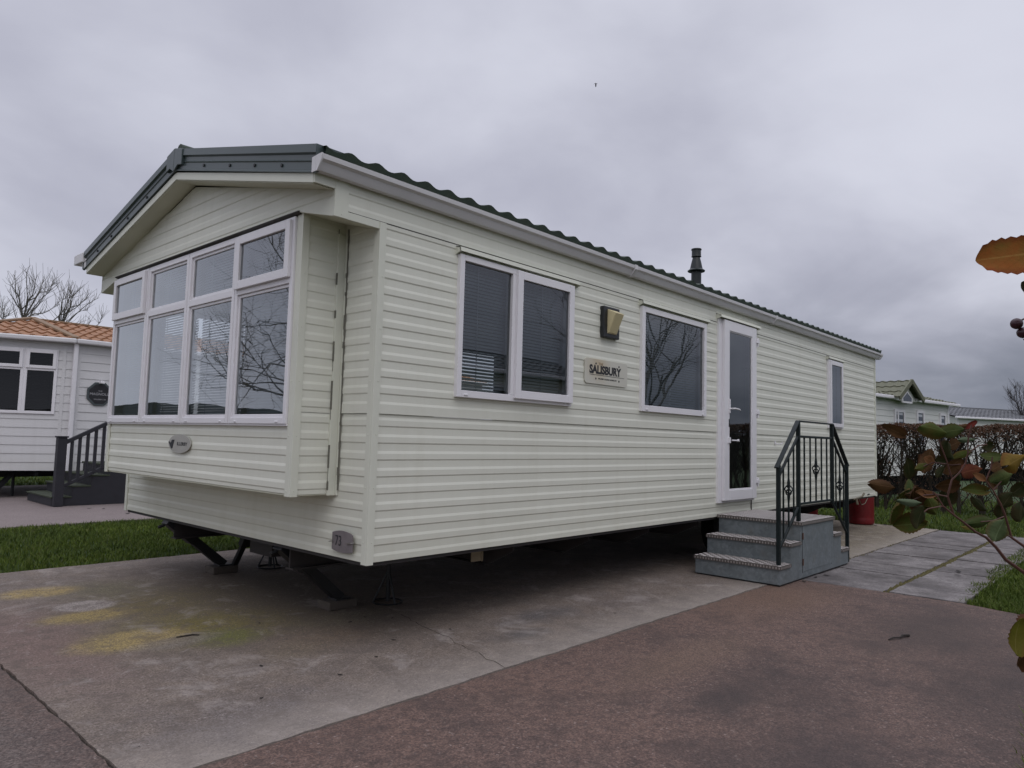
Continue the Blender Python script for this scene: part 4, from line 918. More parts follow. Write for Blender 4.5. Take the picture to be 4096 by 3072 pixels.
# ------------------------------------------------------------------ small things on the ground
def blockthing(x0, x1, y0, y1, z1, label, rz=.03):
    mb = MB(); mb.box(x0, x1, y0, y1, 0, z1); o = mb.build('footing_block', M['block'], bevel=.008); return tag(o, label, 'block', 'footing blocks under the caravan legs')
blockthing(.40, .625, 2.70, 2.88, .060, 'weathered footing block under the front leg nearest the lawn strip')
blockthing(.41, .645, .955, 1.11, .060, 'weathered footing block under the front leg below number 73')
def stand(x, y, label, h=.335):
    t_ = thing('axle_stand', label, 'axle stand', (x, y, 0), 'axle stands under the big caravan')
    mb = MB(); mb.tube([(x, y, .01), (x, y, h - .015)], .016, 8); mb.box(x - .05, x + .05, y - .05, y + .05, h - .015, h - .003); mb.build('post', M['black'], t_)
    for a in range(3):
        mb = MB(); c, s = math.cos(a*2.094 + .4), math.sin(a*2.094 + .4); mb.tube([(x, y, h * .72), (x + c*.105, y + s*.105, .008)], .008, 6); mb.build('leg', M['black'], t_)
    mb = MB(); mb.tube([(x + .11*math.cos(a*.5236), y + .11*math.sin(a*.5236), .006) for a in range(13)], .006, 6); mb.build('foot_ring', M['black'], t_)
stand(.95, 2.74, 'small black tripod axle stand below the hitch beside the left front leg')
stand(.89, .92, 'black axle stand in the shadow behind the number 73 corner')
def cylinder(x, y, label, group='red gas cylinders behind the caravan'):
    t_ = thing('gas_cylinder', label, 'gas cylinder', (x, y, 0), group); r = .20
    mb = MB(); mb.tube([(x, y, .01), (x, y, .03), (x, y, .10), (x, y, .115), (x, y, .125), (x, y, 1.00), (x, y, 1.10), (x, y, 1.16)], [r*.95, r, r, r*.985, r, r, r*.85, r*.4], 28); mb.build('body', M['red'], t_, smooth=True)
    mb = MB(); mb.tube([(x, y, 1.15), (x, y, 1.22)], .03, 10); mb.tube([(x - .05, y, 1.21), (x + .05, y, 1.21)], .018, 8); mb.build('valve', M['brass'], t_)
    mb = MB(); mb.tube([(x + .1*math.cos(a*.5236), y + .1*math.sin(a*.5236), 1.20) for a in range(11)], .012, 8); mb.build('collar', M['red'], t_)
cylinder(10.16, .355, 'red gas cylinder at the rear corner of the caravan nearest the path')
cylinder(10.16, 1.25, 'red gas cylinder deeper in shadow behind the caravan end')
mb = MB(); mb.tube([(2.64,-2.035,.006),(2.70,-2.045,.010),(2.75,-2.075,.008),(2.80,-2.075,.012),(2.855,-2.10,.008)], [.004,.006,.005,.008,.010], 6); tag(mb.build('twig', M['debris']), 'dark crooked twig lying on the red road', 'twig')
mb = MB(); mb.tube([(-.62,1.00,.004),(-.53,.985,.006),(-.50,.96,.004)], [.004,.005,.003], 6); tag(mb.build('twig', M['debris']), 'thin twig lying on the yellow stained concrete pad', 'twig')
def deadleaf(x, y, s, a, label):
    mb = MB(); c, n = math.cos(a), math.sin(a)
    q = [(-1,0,.1),(-.4,.5,.35),(.3,.45,.2),(1,0,.5),(.3,-.45,.3),(-.4,-.5,.15),(0,0,.05)]
    mb.add([(x + s*(u*c - v*n), y + s*(u*n + v*c), .002 + s*w*.4) for u, v, w in q], [(i, (i+1) % 6, 6) for i in range(6)])
    tag(mb.build('dead_leaf', M['debris']), label, 'leaf', 'dead leaves lying about')
for x, y, s, a in ((6.1,-1.78,.05,.4),(5.85,-1.82,.035,1.4),(4.55,-.90,.03,.2),(4.75,-.93,.035,1.9),(4.25,-.90,.03,.9),(10.3,.03,.05,.5),(10.1,.12,.04,1.2),(1.35,8.9,.04,.3),(1.5,8.75,.035,1),(1.55,7.9,.05,.7)):
    deadleaf(x, y, s, a, 'dark fallen leaf lying on the paving')
for x, y in ((.35,.62),(.50,.66),(.62,.52),(.30,.10),(.02,-.10),(-.30,-.22),(-.52,.18),(-.75,-.25),(.72,.05),(1.9,-.42),(-.1,.98)):
    deadleaf(x, y, random.uniform(.012,.022), random.uniform(0,3), 'dark fallen leaf lying on the paving')

# ------------------------------------------------------------------ neighbouring caravan on the left
nb = thing('static_caravan', 'pale grey neighbouring caravan with orange tiled hipped roof and octagonal plaque', 'caravan', (1.665, 11.05, 0))
K = Vector((1.665, 11.05, 0)); ang = R(20); cdv = Vector((-math.cos(ang), math.sin(ang), 0)); cn = Vector((-math.sin(ang), -math.cos(ang), 0))
NS = lambda u, z, n: (u, 11.05 - n, z)
def NC(tt, z, n): p = K + cdv * tt + cn * n; return (p.x, p.y, z)
def lap(mb, mp, u0, u1, z0, z1, phase, pitch, openings=(), d=.010):
    zs = [z0]; q = phase + math.ceil((z0 - phase) / pitch + 1e-6) * pitch
    while q < z1: zs.append(q); q += pitch
    zs.append(z1)
    for a, b in zip(zs, zs[1:]):
        cuts = sorted(set([a, b] + [z for o in openings for z in o[2:4] if a < z < b])); us = sorted(set([u0, u1] + [u for o in openings for u in o[0:2] if u0 < u < u1]))
        f = lambda z: d * (1 - (z - a) / pitch)
        for za, zb in zip(cuts, cuts[1:]):
            for ua, ub in zip(us, us[1:]):
                if any(o[0] < (ua+ub)/2 < o[1] and o[2] < (za+zb)/2 < o[3] for o in openings): continue
                mb.add([mp(ua,za,f(za)), mp(ub,za,f(za)), mp(ub,zb,f(zb)), mp(ua,zb,f(zb))], [(0,1,2,3)])
        mb.add([mp(u0,a,0), mp(u1,a,0), mp(u1,a,d), mp(u0,a,d)], [(0,1,2,3)])
CL = 1.95
mb = MB(); lap(mb, NS, 1.665, 12, .47, 2.78, .617, .1508); mb.build('side_wall', M['clad_grey'], nb)
mb = MB(); lap(mb, NC, .0, CL, .47, 2.78, .617, .1508, [(.32, 1.75, 1.48, 2.59)]); mb.build('bay_wall', M['clad_grey'], nb)
E1 = K + cdv * CL
mb = MB(); mb.add([(E1.x, E1.y, .47), (E1.x, 25.76 - E1.y, .47), (E1.x, 25.76 - E1.y, 2.78), (E1.x, E1.y, 2.78)], [(0,1,2,3)]); mb.add([(E1.x, 25.76 - E1.y, .47), (1.665, 14.71, .47), (1.665, 14.71, 2.78), (E1.x, 25.76 - E1.y, 2.78)], [(0,1,2,3)]); mb.add([(1.665, 14.71, .47), (12, 14.71, .47), (12, 14.71, 2.78), (1.665, 14.71, 2.78)], [(0,1,2,3)]); mb.add([(12, 14.71, .47), (12, 11.05, .47), (12, 11.05, 2.78), (12, 14.71, 2.78)], [(0,1,2,3)])
mb.build('rear_wall', M['clad_grey'], nb)
mb = MB(); mb.add([(E1.x+.02, E1.y, .48), (1.665, 11.07, .48), (12, 11.07, .48), (12, 14.7, .48), (1.665, 14.7, .48), (E1.x+.02, 25.74 - E1.y, .48)], [(0,1,2,3,4,5)]); mb.add([(E1.x+.02, E1.y, 2.76), (1.665, 11.07, 2.76), (12, 11.07, 2.76), (12, 14.7, 2.76), (1.665, 14.7, 2.76), (E1.x+.02, 25.74 - E1.y, 2.76)], [(0,1,2,3,4,5)]); mb.build('floor', M['dark_room'], nb)
mb = MB(); mb.box(.175, .228, .46, 2.7, 0, .016, NC); mb.box(1.665, 1.72, .46, 2.7, 0, .014, NS); mb.build('corner_trim', M['clad_grey'], nb)
mb = MB(); mb.box(1.578, 1.648, 11.05 - .085, 11.05 - .018, .46, 2.76); mb.build('downpipe', M['upvc'], nb, bevel=.01)
for (a, b) in ((.295, .79), (.79, 1.285), (1.285, 1.78)):
    mb = MB(); frame_boxes(mb, NC, a, b, 1.461, 2.607, .05, -.03, .03); mb.box(a + .05, b - .05, 2.222, 2.272, -.03, .03, NC)
    frame_boxes(mb, NC, a + .024, b - .024, 2.262, 2.585, .052, .03, .05)
    w_ = mb.build('window', M['upvc'], nb, bevel=.004); pane(NC, [(a + .05, b - .05, 1.511, 2.222)], .008, 'pane', M['glass_low'], w_); pane(NC, [(a + .076, b - .076, 2.314, 2.533)], .036, 'pane', M['glass_low'], w_)
    blind(NC, a + .02, b - .02, 1.48, 2.59, -.06, w_, tilt=.008, mat=M['dark_room'])
# roof: side slope and the canted hip
AP = Vector((1.37, 12.88, 3.305)); KE = Vector((1.60, 10.96, 2.80))
k2 = math.atan((3.30 - 2.80) / (12.88 - 10.96)); c2, s2 = math.cos(k2), math.sin(k2)
mb = MB(); tile_roof(mb, lambda u, s, n: (u, 10.96 + s*c2 - n*s2, 2.80 + s*s2 + n*c2), 1.2, 12.1, 1.985, amp=.034, step=.024, period=.19, course=.36); r1 = mb.build('roof', M['roof_orange'], nb, smooth=True)
def cut(o, co, no):
    bm = bmesh.new(); bm.from_mesh(o.data); off = ORIG[o.name]
    bmesh.ops.bisect_plane(bm, geom=bm.verts[:] + bm.edges[:] + bm.faces[:], plane_co=Vector(co) - off, plane_no=no, clear_outer=True); bm.to_mesh(o.data); bm.free()
h1 = AP - KE; cut(r1, KE, (-h1.y, h1.x, 0) if Vector((-h1.y, h1.x, 0)).x < 0 else (h1.y, -h1.x, 0))
LE = KE + cdv * 2.05; e = -cdv; up = h1 - e * h1.dot(e); S2 = up.length; up.normalize(); nr = e.cross(up)
if nr.z < 0: nr = -nr
mb = MB(); tile_roof(mb, lambda u, s, n: tuple(KE + e * u + up * s + nr * n), -2.4, .3, S2, amp=.034, step=.024, period=.19, course=.36); r2 = mb.build('roof', M['roof_orange'], nb, smooth=True)
cut(r2, KE, (h1.y, -h1.x, 0) if Vector((h1.y, -h1.x, 0)).x > 0 else (-h1.y, h1.x, 0))
h2 = AP - LE; nn = Vector((-h2.y, h2.x, 0)); nn = nn if nn.x < 0 else -nn; cut(r2, LE, nn)
mb = MB()
for a, b in ((KE, AP), (LE, AP)): mb.bar(a + Vector((0,0,.035)), b + Vector((0,0,.045)), .14, .05)
mb.bar(AP + Vector((-.05,0,.02)), (12.1, 12.88, 3.325), .14, .05); mb.build('ridge', M['roof_ridge'], r1, bevel=.015)
mb = MB(); mb.add([tuple(AP), tuple(LE), (LE.x, 25.76 - LE.y, 2.8), tuple(AP)], [(0,1,2)]); mb.add([tuple(AP), (LE.x, 25.76 - LE.y, 2.8), (1.6, 14.8, 2.8)], [(0,1,2)]); mb.add([tuple(AP), (1.6, 14.8, 2.8), (12.1, 14.8, 2.8), (12.1, 12.88, 3.30)], [(0,1,2,3)]); mb.add([(12.1, 12.88, 3.3), (12.1, 14.8, 2.8), (12.1, 10.96, 2.8)], [(0,1,2)]); mb.build('roof', M['roof_orange'], nb)
mb = MB(); mb.bar(KE + Vector((0,-.02,-.02)), (12.1, 10.94, 2.78), .10, .085); mb.bar(KE + Vector((.0,-.02,-.02)), LE + Vector((0,-.02,-.02)), .10, .085); mb.build('gutter', M['gutter'], nb, bevel=.02)
mb = MB(); mb.prism([(2.055 + .228*math.cos(R(22.5 + 45*i)), 1.862 + .228*math.sin(R(22.5 + 45*i))) for i in range(8)], lambda a, b, d: (a, 11.05 - d, b), .012, .03); pq = mb.build('plaque', M['plaque_rim'], nb, bevel=.004)
mb = MB(); mb.prism([(2.055 + .190*math.cos(R(22.5 + 45*i)), 1.862 + .190*math.sin(R(22.5 + 45*i))) for i in range(8)], lambda a, b, d: (a, 11.05 - d, b), .030, .034); mb.build('plaque_face', M['plaque_dark'], pq)
for s_, z, h, sx in (('THE', 1.905, .024, 1.1), ('MAGNOLIA', 1.838, .046, 1.05), ('WILLERBY LTD', 1.752, .022, 1.0)): text_part(s_, 'lettering', M['pale_ink'], pq, (2.06, 11.05 - .0345, z), X, Z, h, .001, sx=sx, bold=.01)
mb = MB(); mb.box(2.03, 2.10, 10.93, 11.045, 2.055, 2.08); mb.box(2.035, 2.095, 10.94, 11.0, 2.08, 2.11); mb.build('plaque_light', M['upvc'], pq)
mb = MB()
for y in (11.9, 13.9): mb.box(-.1, 11.8, y - .04, y + .04, .33, .47)
for x in (.25, 1.2, 2.4): mb.box(x, x + .05, 11.3, 14.5, .38, .45)
for x, y in ((.45, 12.0), (1.0, 11.8), (.9, 13.9), (3, 12), (6, 12), (9, 12)): mb.tube([(x, y, 0), (x, y, .4)], .025, 8)
mb.bar((.95, 11.6, .44), (.62, 11.5, .05), .07, .07); mb.bar((.35, 13.6, .44), (.75, 13.6, .05), .07, .07); mb.build('chassis', M['black'], nb)
for a in ((.0, .42, 11.35, 11.6, 'pale timber footing block under the neighbouring caravan'),):
    mb = MB(); mb.box(a[0], a[1], a[2], a[3], -.004, .07); tag(mb.build('footing_block', M['block'], bevel=.008), a[4], 'block')
# neighbour's steps
ns = thing('timber_steps', 'dark stained timber steps with a sloping handrail outside the neighbouring caravan', 'steps', (1.7, 10.2, 0))
mb = MB(); mb.prism([(1.0,0),(1.0,.125),(1.27,.125),(1.27,.29),(1.54,.29),(1.54,.455),(1.81,.455),(1.81,.62),(3.3,.62),(3.3,0)], lambda a, b, d: (a, d, b), 9.50, 10.84); mb.build('body', M['timber_dark'], ns)
for x0, x1, z in ((.98,1.27,.15),(1.25,1.54,.315),(1.52,1.81,.48),(1.79,3.32,.645)):
    mb = MB(); mb.box(x0, x1, 9.49, 10.86, z - .025, z); mb.build('tread', M['timber_green'], ns, bevel=.004)
mb = MB(); mb.bar((1.10, 9.46, .99), (1.80, 9.46, 1.375), .07, .06); mb.bar((1.80, 9.46, 1.375), (3.2, 9.46, 1.375), .07, .06); mb.bar((1.05, 9.47, .27), (1.85, 9.47, .68), .05, .05); hr2 = mb.build('handrail', M['timber_dark'], ns, bevel=.006)
for x in (1.212, 1.322, 1.436, 1.550, 1.667): 
    mb = MB(); mb.box(x - .021, x + .021, 9.44, 9.48, .27 + (x - 1.05)*.51, .985 + (x - 1.10)*.55); mb.build('baluster', M['timber_dark'], hr2)
mb = MB(); mb.box(1.0, 1.128, 9.40, 9.528, 0, 1.075); mb.box(.985, 1.143, 9.385, 9.543, 1.075, 1.10); mb.build('newel_post', M['timber_dark'], ns, bevel=.006)

# ------------------------------------------------------------------ further caravans
def far_caravan(label, org, dirx, L, W, mats, wins, dormer=None, ridge=3.24, roofstyle='tile', trims=True):
    d = Vector((*dirx, 0)).normalized(); n = Vector((d.y, -d.x, 0)); o = Vector((*org, 0))
    T = thing('static_caravan', label, 'caravan', o + d * L / 2 - n * W / 2)
    f = lambda u, z, q: tuple(o + d * u + n * q + Vector((0, 0, z)))
    wallm, roofm, trimm = mats
    mb = MB(); lap(mb, f, 0, L, .5, 2.66, .55, .16, d=.012); mb.build('side_wall', wallm, T)
    mb = MB()
    for u in (0, L): mb.add([f(u,.5,0), f(u,.5,-W), f(u,2.66,-W), f(u,ridge - .08,-W/2), f(u,2.66,0)], [(0,1,2,3,4)])
    mb.add([f(0,.5,-W), f(L,.5,-W), f(L,2.66,-W), f(0,2.66,-W)], [(0,1,2,3)]); mb.add([f(0,.52,0), f(L,.52,0), f(L,.52,-W), f(0,.52,-W)], [(0,1,2,3)]); mb.build('end_wall', wallm, T)
    kk = math.atan((ridge - 2.70) / (W/2 + .15)); ck, sk = math.cos(kk), math.sin(kk); SS = (W/2 + .15) / ck
    mb = MB(); tile_roof(mb, lambda u, s, h: f(u, 2.70 + s*sk + h*ck, .15 - s*ck + h*sk), -.25, L + .25, SS, amp=.03, period=.25, course=.36, step=.025); mb.add([f(-.25,ridge,-W/2), f(L+.25,ridge,-W/2), f(L+.25,2.7,-W-.15), f(-.25,2.7,-W-.15)], [(0,1,2,3)])
    rf_ = mb.build('roof', roofm, T, smooth=True)
    mb = MB(); mb.bar(f(-.25, ridge+.02, -W/2), f(L+.25, ridge+.02, -W/2), .16, .06); mb.build('ridge', roofm, rf_)
    gs = [(-.3, L + .4)] if not dormer else [(-.3, dormer[0] + .15), (dormer[1] - .15, L + .4)]
    for a, b in gs:
        mb = MB(); mb.bar(f(a, 2.665, .17), f(b, 2.665, .17), .10, .09); mb.build('gutter', trimm, T, bevel=.02)
    mb = MB(); mb.box(L - .10, L + .02, .5, 2.64, .0, .02, f); mb.box(-.02, .08, .5, 2.64, .0, .02, f); mb.build('corner_trim', trimm, T)
    if dormer:
        a, b, pz = dormer; c = (a + b) / 2
        mb = MB(); mb.prism([(a + .1, 2.60), (b - .1, 2.60), (c, pz - .12)], f, .16, .20); mb.build('dormer_wall', wallm, T)
        hw = (b - a) / 2; rise = pz - 2.66; sl = math.hypot(hw, rise)
        for sg, q in ((1, a), (-1, b)):
            mb = MB(); tile_roof(mb, lambda u, s, h: f(q + sg * (s * hw / sl - h * rise / sl), 2.66 + s * rise / sl + h * hw / sl, .34 - u), 0, 2.2, sl, amp=.025, period=.22, course=.3, step=.022); mb.bar(f(q, 2.64, .35), f(c, pz - .02, .35), .05, .12); mb.build('dormer_roof', roofm, T, smooth=True)
        mb = MB(); mb.prism([(c - .33, 2.54), (c + .33, 2.54), (c + .33, 2.70), (c, 2.90), (c - .33, 2.70)], f, .20, .23); w_ = mb.build('gable_window', trimm, T)
        mb = MB(); mb.prism([(c - .27, 2.59), (c + .27, 2.59), (c + .27, 2.68), (c, 2.83), (c - .27, 2.68)], f, .23, .233); mb.build('pane', M['glass_dark'], w_)
    for (a, b, z0, z1, m) in wins:
        mb = MB(); frame_boxes(mb, f, a, b, z0, z1, .07, 0, .05)
        if m: mb.box(m - .03, m + .03, z0 + .07, z1 - .07, 0, .05, f)
        w_ = mb.build('window', trimm, T); pane(f, [(a + .07, b - .07, z0 + .07, z1 - .07)], .03, 'pane', M['glass_dark'], w_)
        mb = MB(); z = z0 + .1
        while z < z1 - .1: mb.box(a + .12, b - .12, z, z + .07, .031, .033, f); z += .19
        mb.build('blind', M['blind'], w_)
    mb = MB()
    for q in (-.8, -W + .8): mb.box(.1, L - .1, .30, .5, q - .04, q + .04, f)
    i = .6
    while i < L: mb.box(i, i + .4, 0, .32, -1.0, -.6, f); mb.box(i, i + .4, 0, .32, -W + .6, -W + 1.0, f); i += 2.0
    mb.box(.05, L - .05, .0, .497, -.12, -.08, f)  # black sheet added to stand in for the shade beneath the caravan
    mb.build('chassis', M['under'], T)
    return T
dg_ = Vector((.98910, -.14723)); A_ = Vector((23.862, 1.580)) - dg_ * 8.0
far_caravan('cream caravan with mossy olive roof and small pointed dormer behind the hedge', A_, dg_, 7.52, 3.7, (M['clad_far'], M['roof_olive'], M['upvc']), [(3.58, 4.23, 1.35, 2.36, 3.79), (5.06, 5.57, 1.35, 2.39, None), (6.75, 7.21, 1.35, 2.38, None)], dormer=(3.14, 4.76, 3.18), ridge=3.20)
far_caravan('long low white caravan with plain grey roof furthest away behind the hedge', (32.9, 3.18), (.887, -.4618), 11, 3.8, (M['clad_far'], M['roof_grey'], M['upvc']), [], ridge=3.22)
far_caravan('cream caravan facing the entrance side, mirrored in the side windows', (12.6, -7.2), (-1, .03), 11, 3.7, (M['clad'], M['roof_grey'], M['upvc']), [(1, 2.1, 1.4, 2.4, None), (3.4, 4.4, 1.4, 2.4, None), (7, 8.3, 1.4, 2.4, None)], ridge=3.3)

# ------------------------------------------------------------------ hedge
hg = thing('hedge', 'clipped leafless beech hedge with reddish top behind the slab path', 'hedge', (14, 0, 0))
rnd = random.Random(21); mb = MB(); tw = MB()
y = -5.2
while y < 4.2:
    x = 13.98 + rnd.uniform(-.12, .12); lean = rnd.uniform(-.25, .25); r0 = rnd.uniform(.028, .055)
    fk = Vector((x + rnd.uniform(-.05,.05), y + lean*.5, rnd.uniform(.35, .7)))
    mb.tube([(x, y, -.03), (x, y + lean*.2, .2), fk], [r0*1.15, r0, r0*.8], 6)
    for q in range(rnd.randint(6, 9)):
        tip = Vector((x + rnd.uniform(-.30,.30), y + lean + rnd.uniform(-.42,.42), rnd.uniform(1.4, 1.74))); md = fk.lerp(tip, .5) + Vector((rnd.uniform(-.05,.05), rnd.uniform(-.09,.09), .05))
        mb.tube([fk, fk.lerp(md, .5) + Vector((0, rnd.uniform(-.03,.03), 0)), md, tip], [r0*.55, r0*.42, r0*.32, .006], 5)
        for s in range(rnd.randint(11, 16)):
            a = fk.lerp(tip, rnd.uniform(.12, .98)); b = a + Vector((rnd.uniform(-.22,.22), rnd.uniform(-.26,.26), rnd.uniform(.03,.34))); b.z = min(b.z, 1.73)
            tw.tube([a, a.lerp(b, .55) + Vector((rnd.uniform(-.03,.03), rnd.uniform(-.03,.03), 0)), b], [.0085, .0065, .0045], 3, caps=False)
    for s in range(26):
        a = Vector((x + rnd.uniform(-.12,.12), y + rnd.uniform(-.2,.2), rnd.uniform(.05, 1.1))); b = a + Vector((rnd.uniform(-.2,.2), rnd.uniform(-.28,.28), rnd.uniform(.12,.5)))
        tw.tube([a, a.lerp(b, .5) + Vector((rnd.uniform(-.03,.03), rnd.uniform(-.04,.04), 0)), b], [.0085, .0070, .0045], 3, caps=False)
    for q in range(rnd.randint(1, 3)):
        a = Vector((x, y, rnd.uniform(0,.15))); b = a + Vector((rnd.uniform(-.2,.2), rnd.uniform(-.35,.35), rnd.uniform(.3,.7))); mb.tube([a, b], [.016, .007], 5)
    y += rnd.choice([.15, .22, .30, .38])
mb.build('stems', M['hedge_stem'], hg, smooth=True); tw.build('twigs', M['hedge_stem'], hg)
lf = MB()
def bit(p, s):
    a = Vector((rnd.gauss(0,1), rnd.gauss(0,1), rnd.gauss(0,1))).normalized(); b = a.cross(Vector((rnd.gauss(0,1), rnd.gauss(0,1), rnd.gauss(0,1)))).normalized()
    lf.add([p - a*s, p + b*s*.55, p + a*s, p - b*s*.55], [(0,1,2,3)])
for i in range(34000):
    yy = rnd.uniform(-5.3, 4.3); z = 1.755 - abs(rnd.gauss(0, .14)) + .02*math.sin(yy*3.1) + .012*math.sin(yy*11)
    bit(Vector((13.98 + rnd.uniform(-.40, .40), yy, z)), rnd.uniform(.012, .026))
for i in range(9000):
    bit(Vector((13.98 + rnd.uniform(-.38, .38), rnd.uniform(-5.3, 4.3), rnd.uniform(.15, 1.55))), rnd.uniform(.008, .020))
lf.build('foliage', M['hedge_leaf'], hg)

# ------------------------------------------------------------------ bare trees
def bare(name, label, data, r0, mat, seed, twig=1.0, group=None):
    trunk, limbs = data; rnd = random.Random(seed); tr = Vector(trunk)
    T = thing('bare_tree', label, 'tree', (tr.x, tr.y, -.03), group)
    mb = MB(); mb.tube([(tr.x + .05, tr.y, -.03), (tr.x + .02, tr.y, tr.z*.3), (tr.x - .03, tr.y, tr.z*.7), tr], [r0*2.1, r0*1.7, r0*1.5, r0*1.25], 9); mb.build('trunk', mat, T, smooth=True)
    mb = MB(); tw = MB()
    for i, L in enumerate(limbs):
        pts = [Vector(p) for p in L]; n = len(pts)
        if (pts[0] - tr).length < 1.2 and (pts[0] - tr).length > .02: pts = [tr] + pts; n += 1
        big = r0 * (.9 if n > 4 else .55)
        mb.tube(pts, [max(.006, big * (1 - .86 * k / (n - 1))) for k in range(n)], 6)
        ln = sum((b - a).length for a, b in zip(pts, pts[1:]))
        for q in range(int(ln * 12 * twig)):
            k = rnd.random() ** .7; s = k * (n - 1); j = min(n - 2, int(s)); a = pts[j].lerp(pts[j+1], s - j); dd = (pts[j+1] - pts[j]).normalized()
            b = a + (dd * .6 + Vector((rnd.gauss(0,.5), rnd.gauss(0,.5), rnd.uniform(.2, .9)))).normalized() * rnd.uniform(.10, .36) * (1.3 - k*.5)
            c = b + (b - a) * .6 + Vector((rnd.gauss(0,.05), rnd.gauss(0,.05), .06))
            tw.tube([a, b, c], [.0055, .0042, .003], 3, caps=False)
    mb.build('branches', mat, T, smooth=True); tw.build('twigs', mat, T)
    return T
bare('bare_tree', 'bare tree with many upright limbs behind the apex of the orange roof', TREE_A, .026, M['bark'], 1)
bare('bare_tree', 'bare tree with spreading limbs just right of the orange roof apex', TREE_B, .025, M['bark'], 2)
bare('bare_tree', 'small twiggy bare tree at the far left edge above the orange roof', TREE_C, .02, M['bark'], 3, 1.6)
bare('bare_tree', 'bare twiggy tree at the right edge in front of the grey roof', TREE_D, .034, M['bark_far'], 4, 2.2)

def grown(label, base, h, spread, seed, mat, levels=5, lean=(0,0), fork=.30, slim=1.0):
    rnd = random.Random(seed); T = thing('bare_tree', label, 'tree', base); B = Vector(base); segs = []
    tk = MB(); top = B + Vector((lean[0], lean[1], h*fork)); tk.tube([B, B.lerp(top, .5) + Vector((.05, -.04, 0)), top], [h*.030*slim, h*.024*slim, h*.020*slim], 9); tk.build('trunk', mat, T, smooth=True)
    mb = MB()
    def grow(p, d, ln, r, lv):
        pts = [p]; q = p; dd = d.copy()
        for i in range(4):
            dd = (dd + Vector((rnd.gauss(0,.16), rnd.gauss(0,.16), rnd.gauss(.03,.10)))).normalized(); q = q + dd * ln / 4; pts.append(q)
        mb.tube(pts, [r * (1 - .14*i) for i in range(5)], 6 if lv > 2 else (4 if lv > 1 else 3), caps=False)
        if lv <= 0: return
        for k in range(rnd.choice([2,3,3])):
            at = pts[rnd.choice([2,3,4,4])]; nd = (dd + Vector((rnd.gauss(0,.55), rnd.gauss(0,.55), rnd.gauss(.05,.35))) * spread).normalized(); grow(at, nd, ln * rnd.uniform(.60,.85), r*.56, lv - 1)
    for k in range(5):
        a = 2*math.pi*k/5 + rnd.uniform(-.4,.4); grow(top, Vector((math.cos(a)*.8, math.sin(a)*.8, .9 if fork > .2 else .42)).normalized(), h*.25, h*.012*slim, levels)
    mb.build('branches', mat, T)
grown('tall bare tree standing on the left, mirrored in the bay window', (-7.0, 8.8, -.03), 8.5, 1.3, 5, M['bark'], 6, (.2, .2), .13, .75)
grown('second tall bare tree standing further left, mirrored in the bay window', (-11.2, 13.0, -.03), 9.5, 1.3, 15, M['bark'], 6, (.3, .1), .16, .75)
grown('bare tree standing on the right lawn, mirrored in the side windows', (11.6, -5.7, -.03), 6.6, .72, 9, M['bark'], 5, (0,0), .22, .62)

# distant ground rise and woods
mb = MB(); rnd = random.Random(3)
def ridge_line(a0, a1, dist, hh, n):
    lo_, hi_ = [], []
    for i in range(n + 1):
        a = R(a0 + (a1 - a0) * i / n); h = hh * (.75 + .35*mnoise.noise(Vector((i*.13, dist*.01, 0))) + .10*mnoise.noise(Vector((i*.7, 5, dist))))
        lo_.append((dist*math.cos(a), dist*math.sin(a), -1)); hi_.append((dist*1.02*math.cos(a), dist*1.02*math.sin(a), max(1, h)))
    for i in range(n): mb.add([lo_[i], lo_[i+1], hi_[i+1], hi_[i]], [(0,1,2,3)])
ridge_line(60, 300, 230, 10, 160); ridge_line(-70, 70, 400, 8.5, 120)
tag(mb.build('hills', M['hill']), kind='structure')
wd = MB()
for i in range(2600):
    c = random.choice([(95, -8.5, 7, 1.6), (105, -2.5, 5, 1.8), (88, 5, 4, 1.2)]); 
    p = Vector((c[0] + random.gauss(0, 2), c[1] + random.gauss(0, c[2]*.5), 2.2 + abs(random.gauss(0, c[3]))))
    a = Vector((random.gauss(0,1), random.gauss(0,1), random.gauss(0,1))).normalized() * .5; b = a.cross(Vector((random.random(), random.random(), 1))).normalized() * .4
    wd.add([p - a, p + b, p + a, p - b], [(0,1,2,3)])
tag(wd.build('distant_wood', M['hill']), 'dark distant trees on the skyline beyond the grey roof', 'wood', kind='stuff')

# ------------------------------------------------------------------ foreground shrub
sh = thing('shrub', 'autumn shrub with green, orange and red leaves reaching in at the right edge', 'shrub', (-1.05, -3.45, -.03))
mb = MB(); ROOT = Vector((-1.05, -3.45, -.03))
for i, (pts, r) in enumerate(BUSH_STEMS):
    n = len(pts); r *= .62; mb.tube(pts, [max(.0009, r * (1 - .70 * k / (n - 1))) for k in range(n)], 7)
    if i < 2:
        p0 = Vector(pts[0]); mb.tube([ROOT, ROOT.lerp(p0, .45) + Vector((.12, -.05, .08)), ROOT.lerp(p0, .8) + Vector((.05, -.03, .02)), p0], [.009, .007, .006, r], 7)
mb.tube([ROOT, (-1.15,-3.50,.7), (-1.45,-3.46,1.22), (-1.70,-3.36,1.42), (-1.758,-3.329,1.404)], [.009,.006,.004,.0025,.0016], 7)
mb.tube([(-1.58,-3.40,1.33), (-1.66,-3.345,1.375), (-1.715,-3.318,1.362), (-1.732,-3.307,1.353)], [.0018,.0014,.001,.0009], 6)
mb.tube([(-1.66,-3.345,1.375), (-1.70,-3.325,1.357), (-1.728,-3.311,1.346)], [.0014,.001,.0009], 6)
mb.build('stems', M['shrub_stem'], sh, smooth=True)
keys = list(LEAF); me = bpy.data.meshes.new('foliage'); vv, ff, mi, uv = [], [], [], []
rnd = random.Random(6)
NL, NW = 18, 6
extra = []
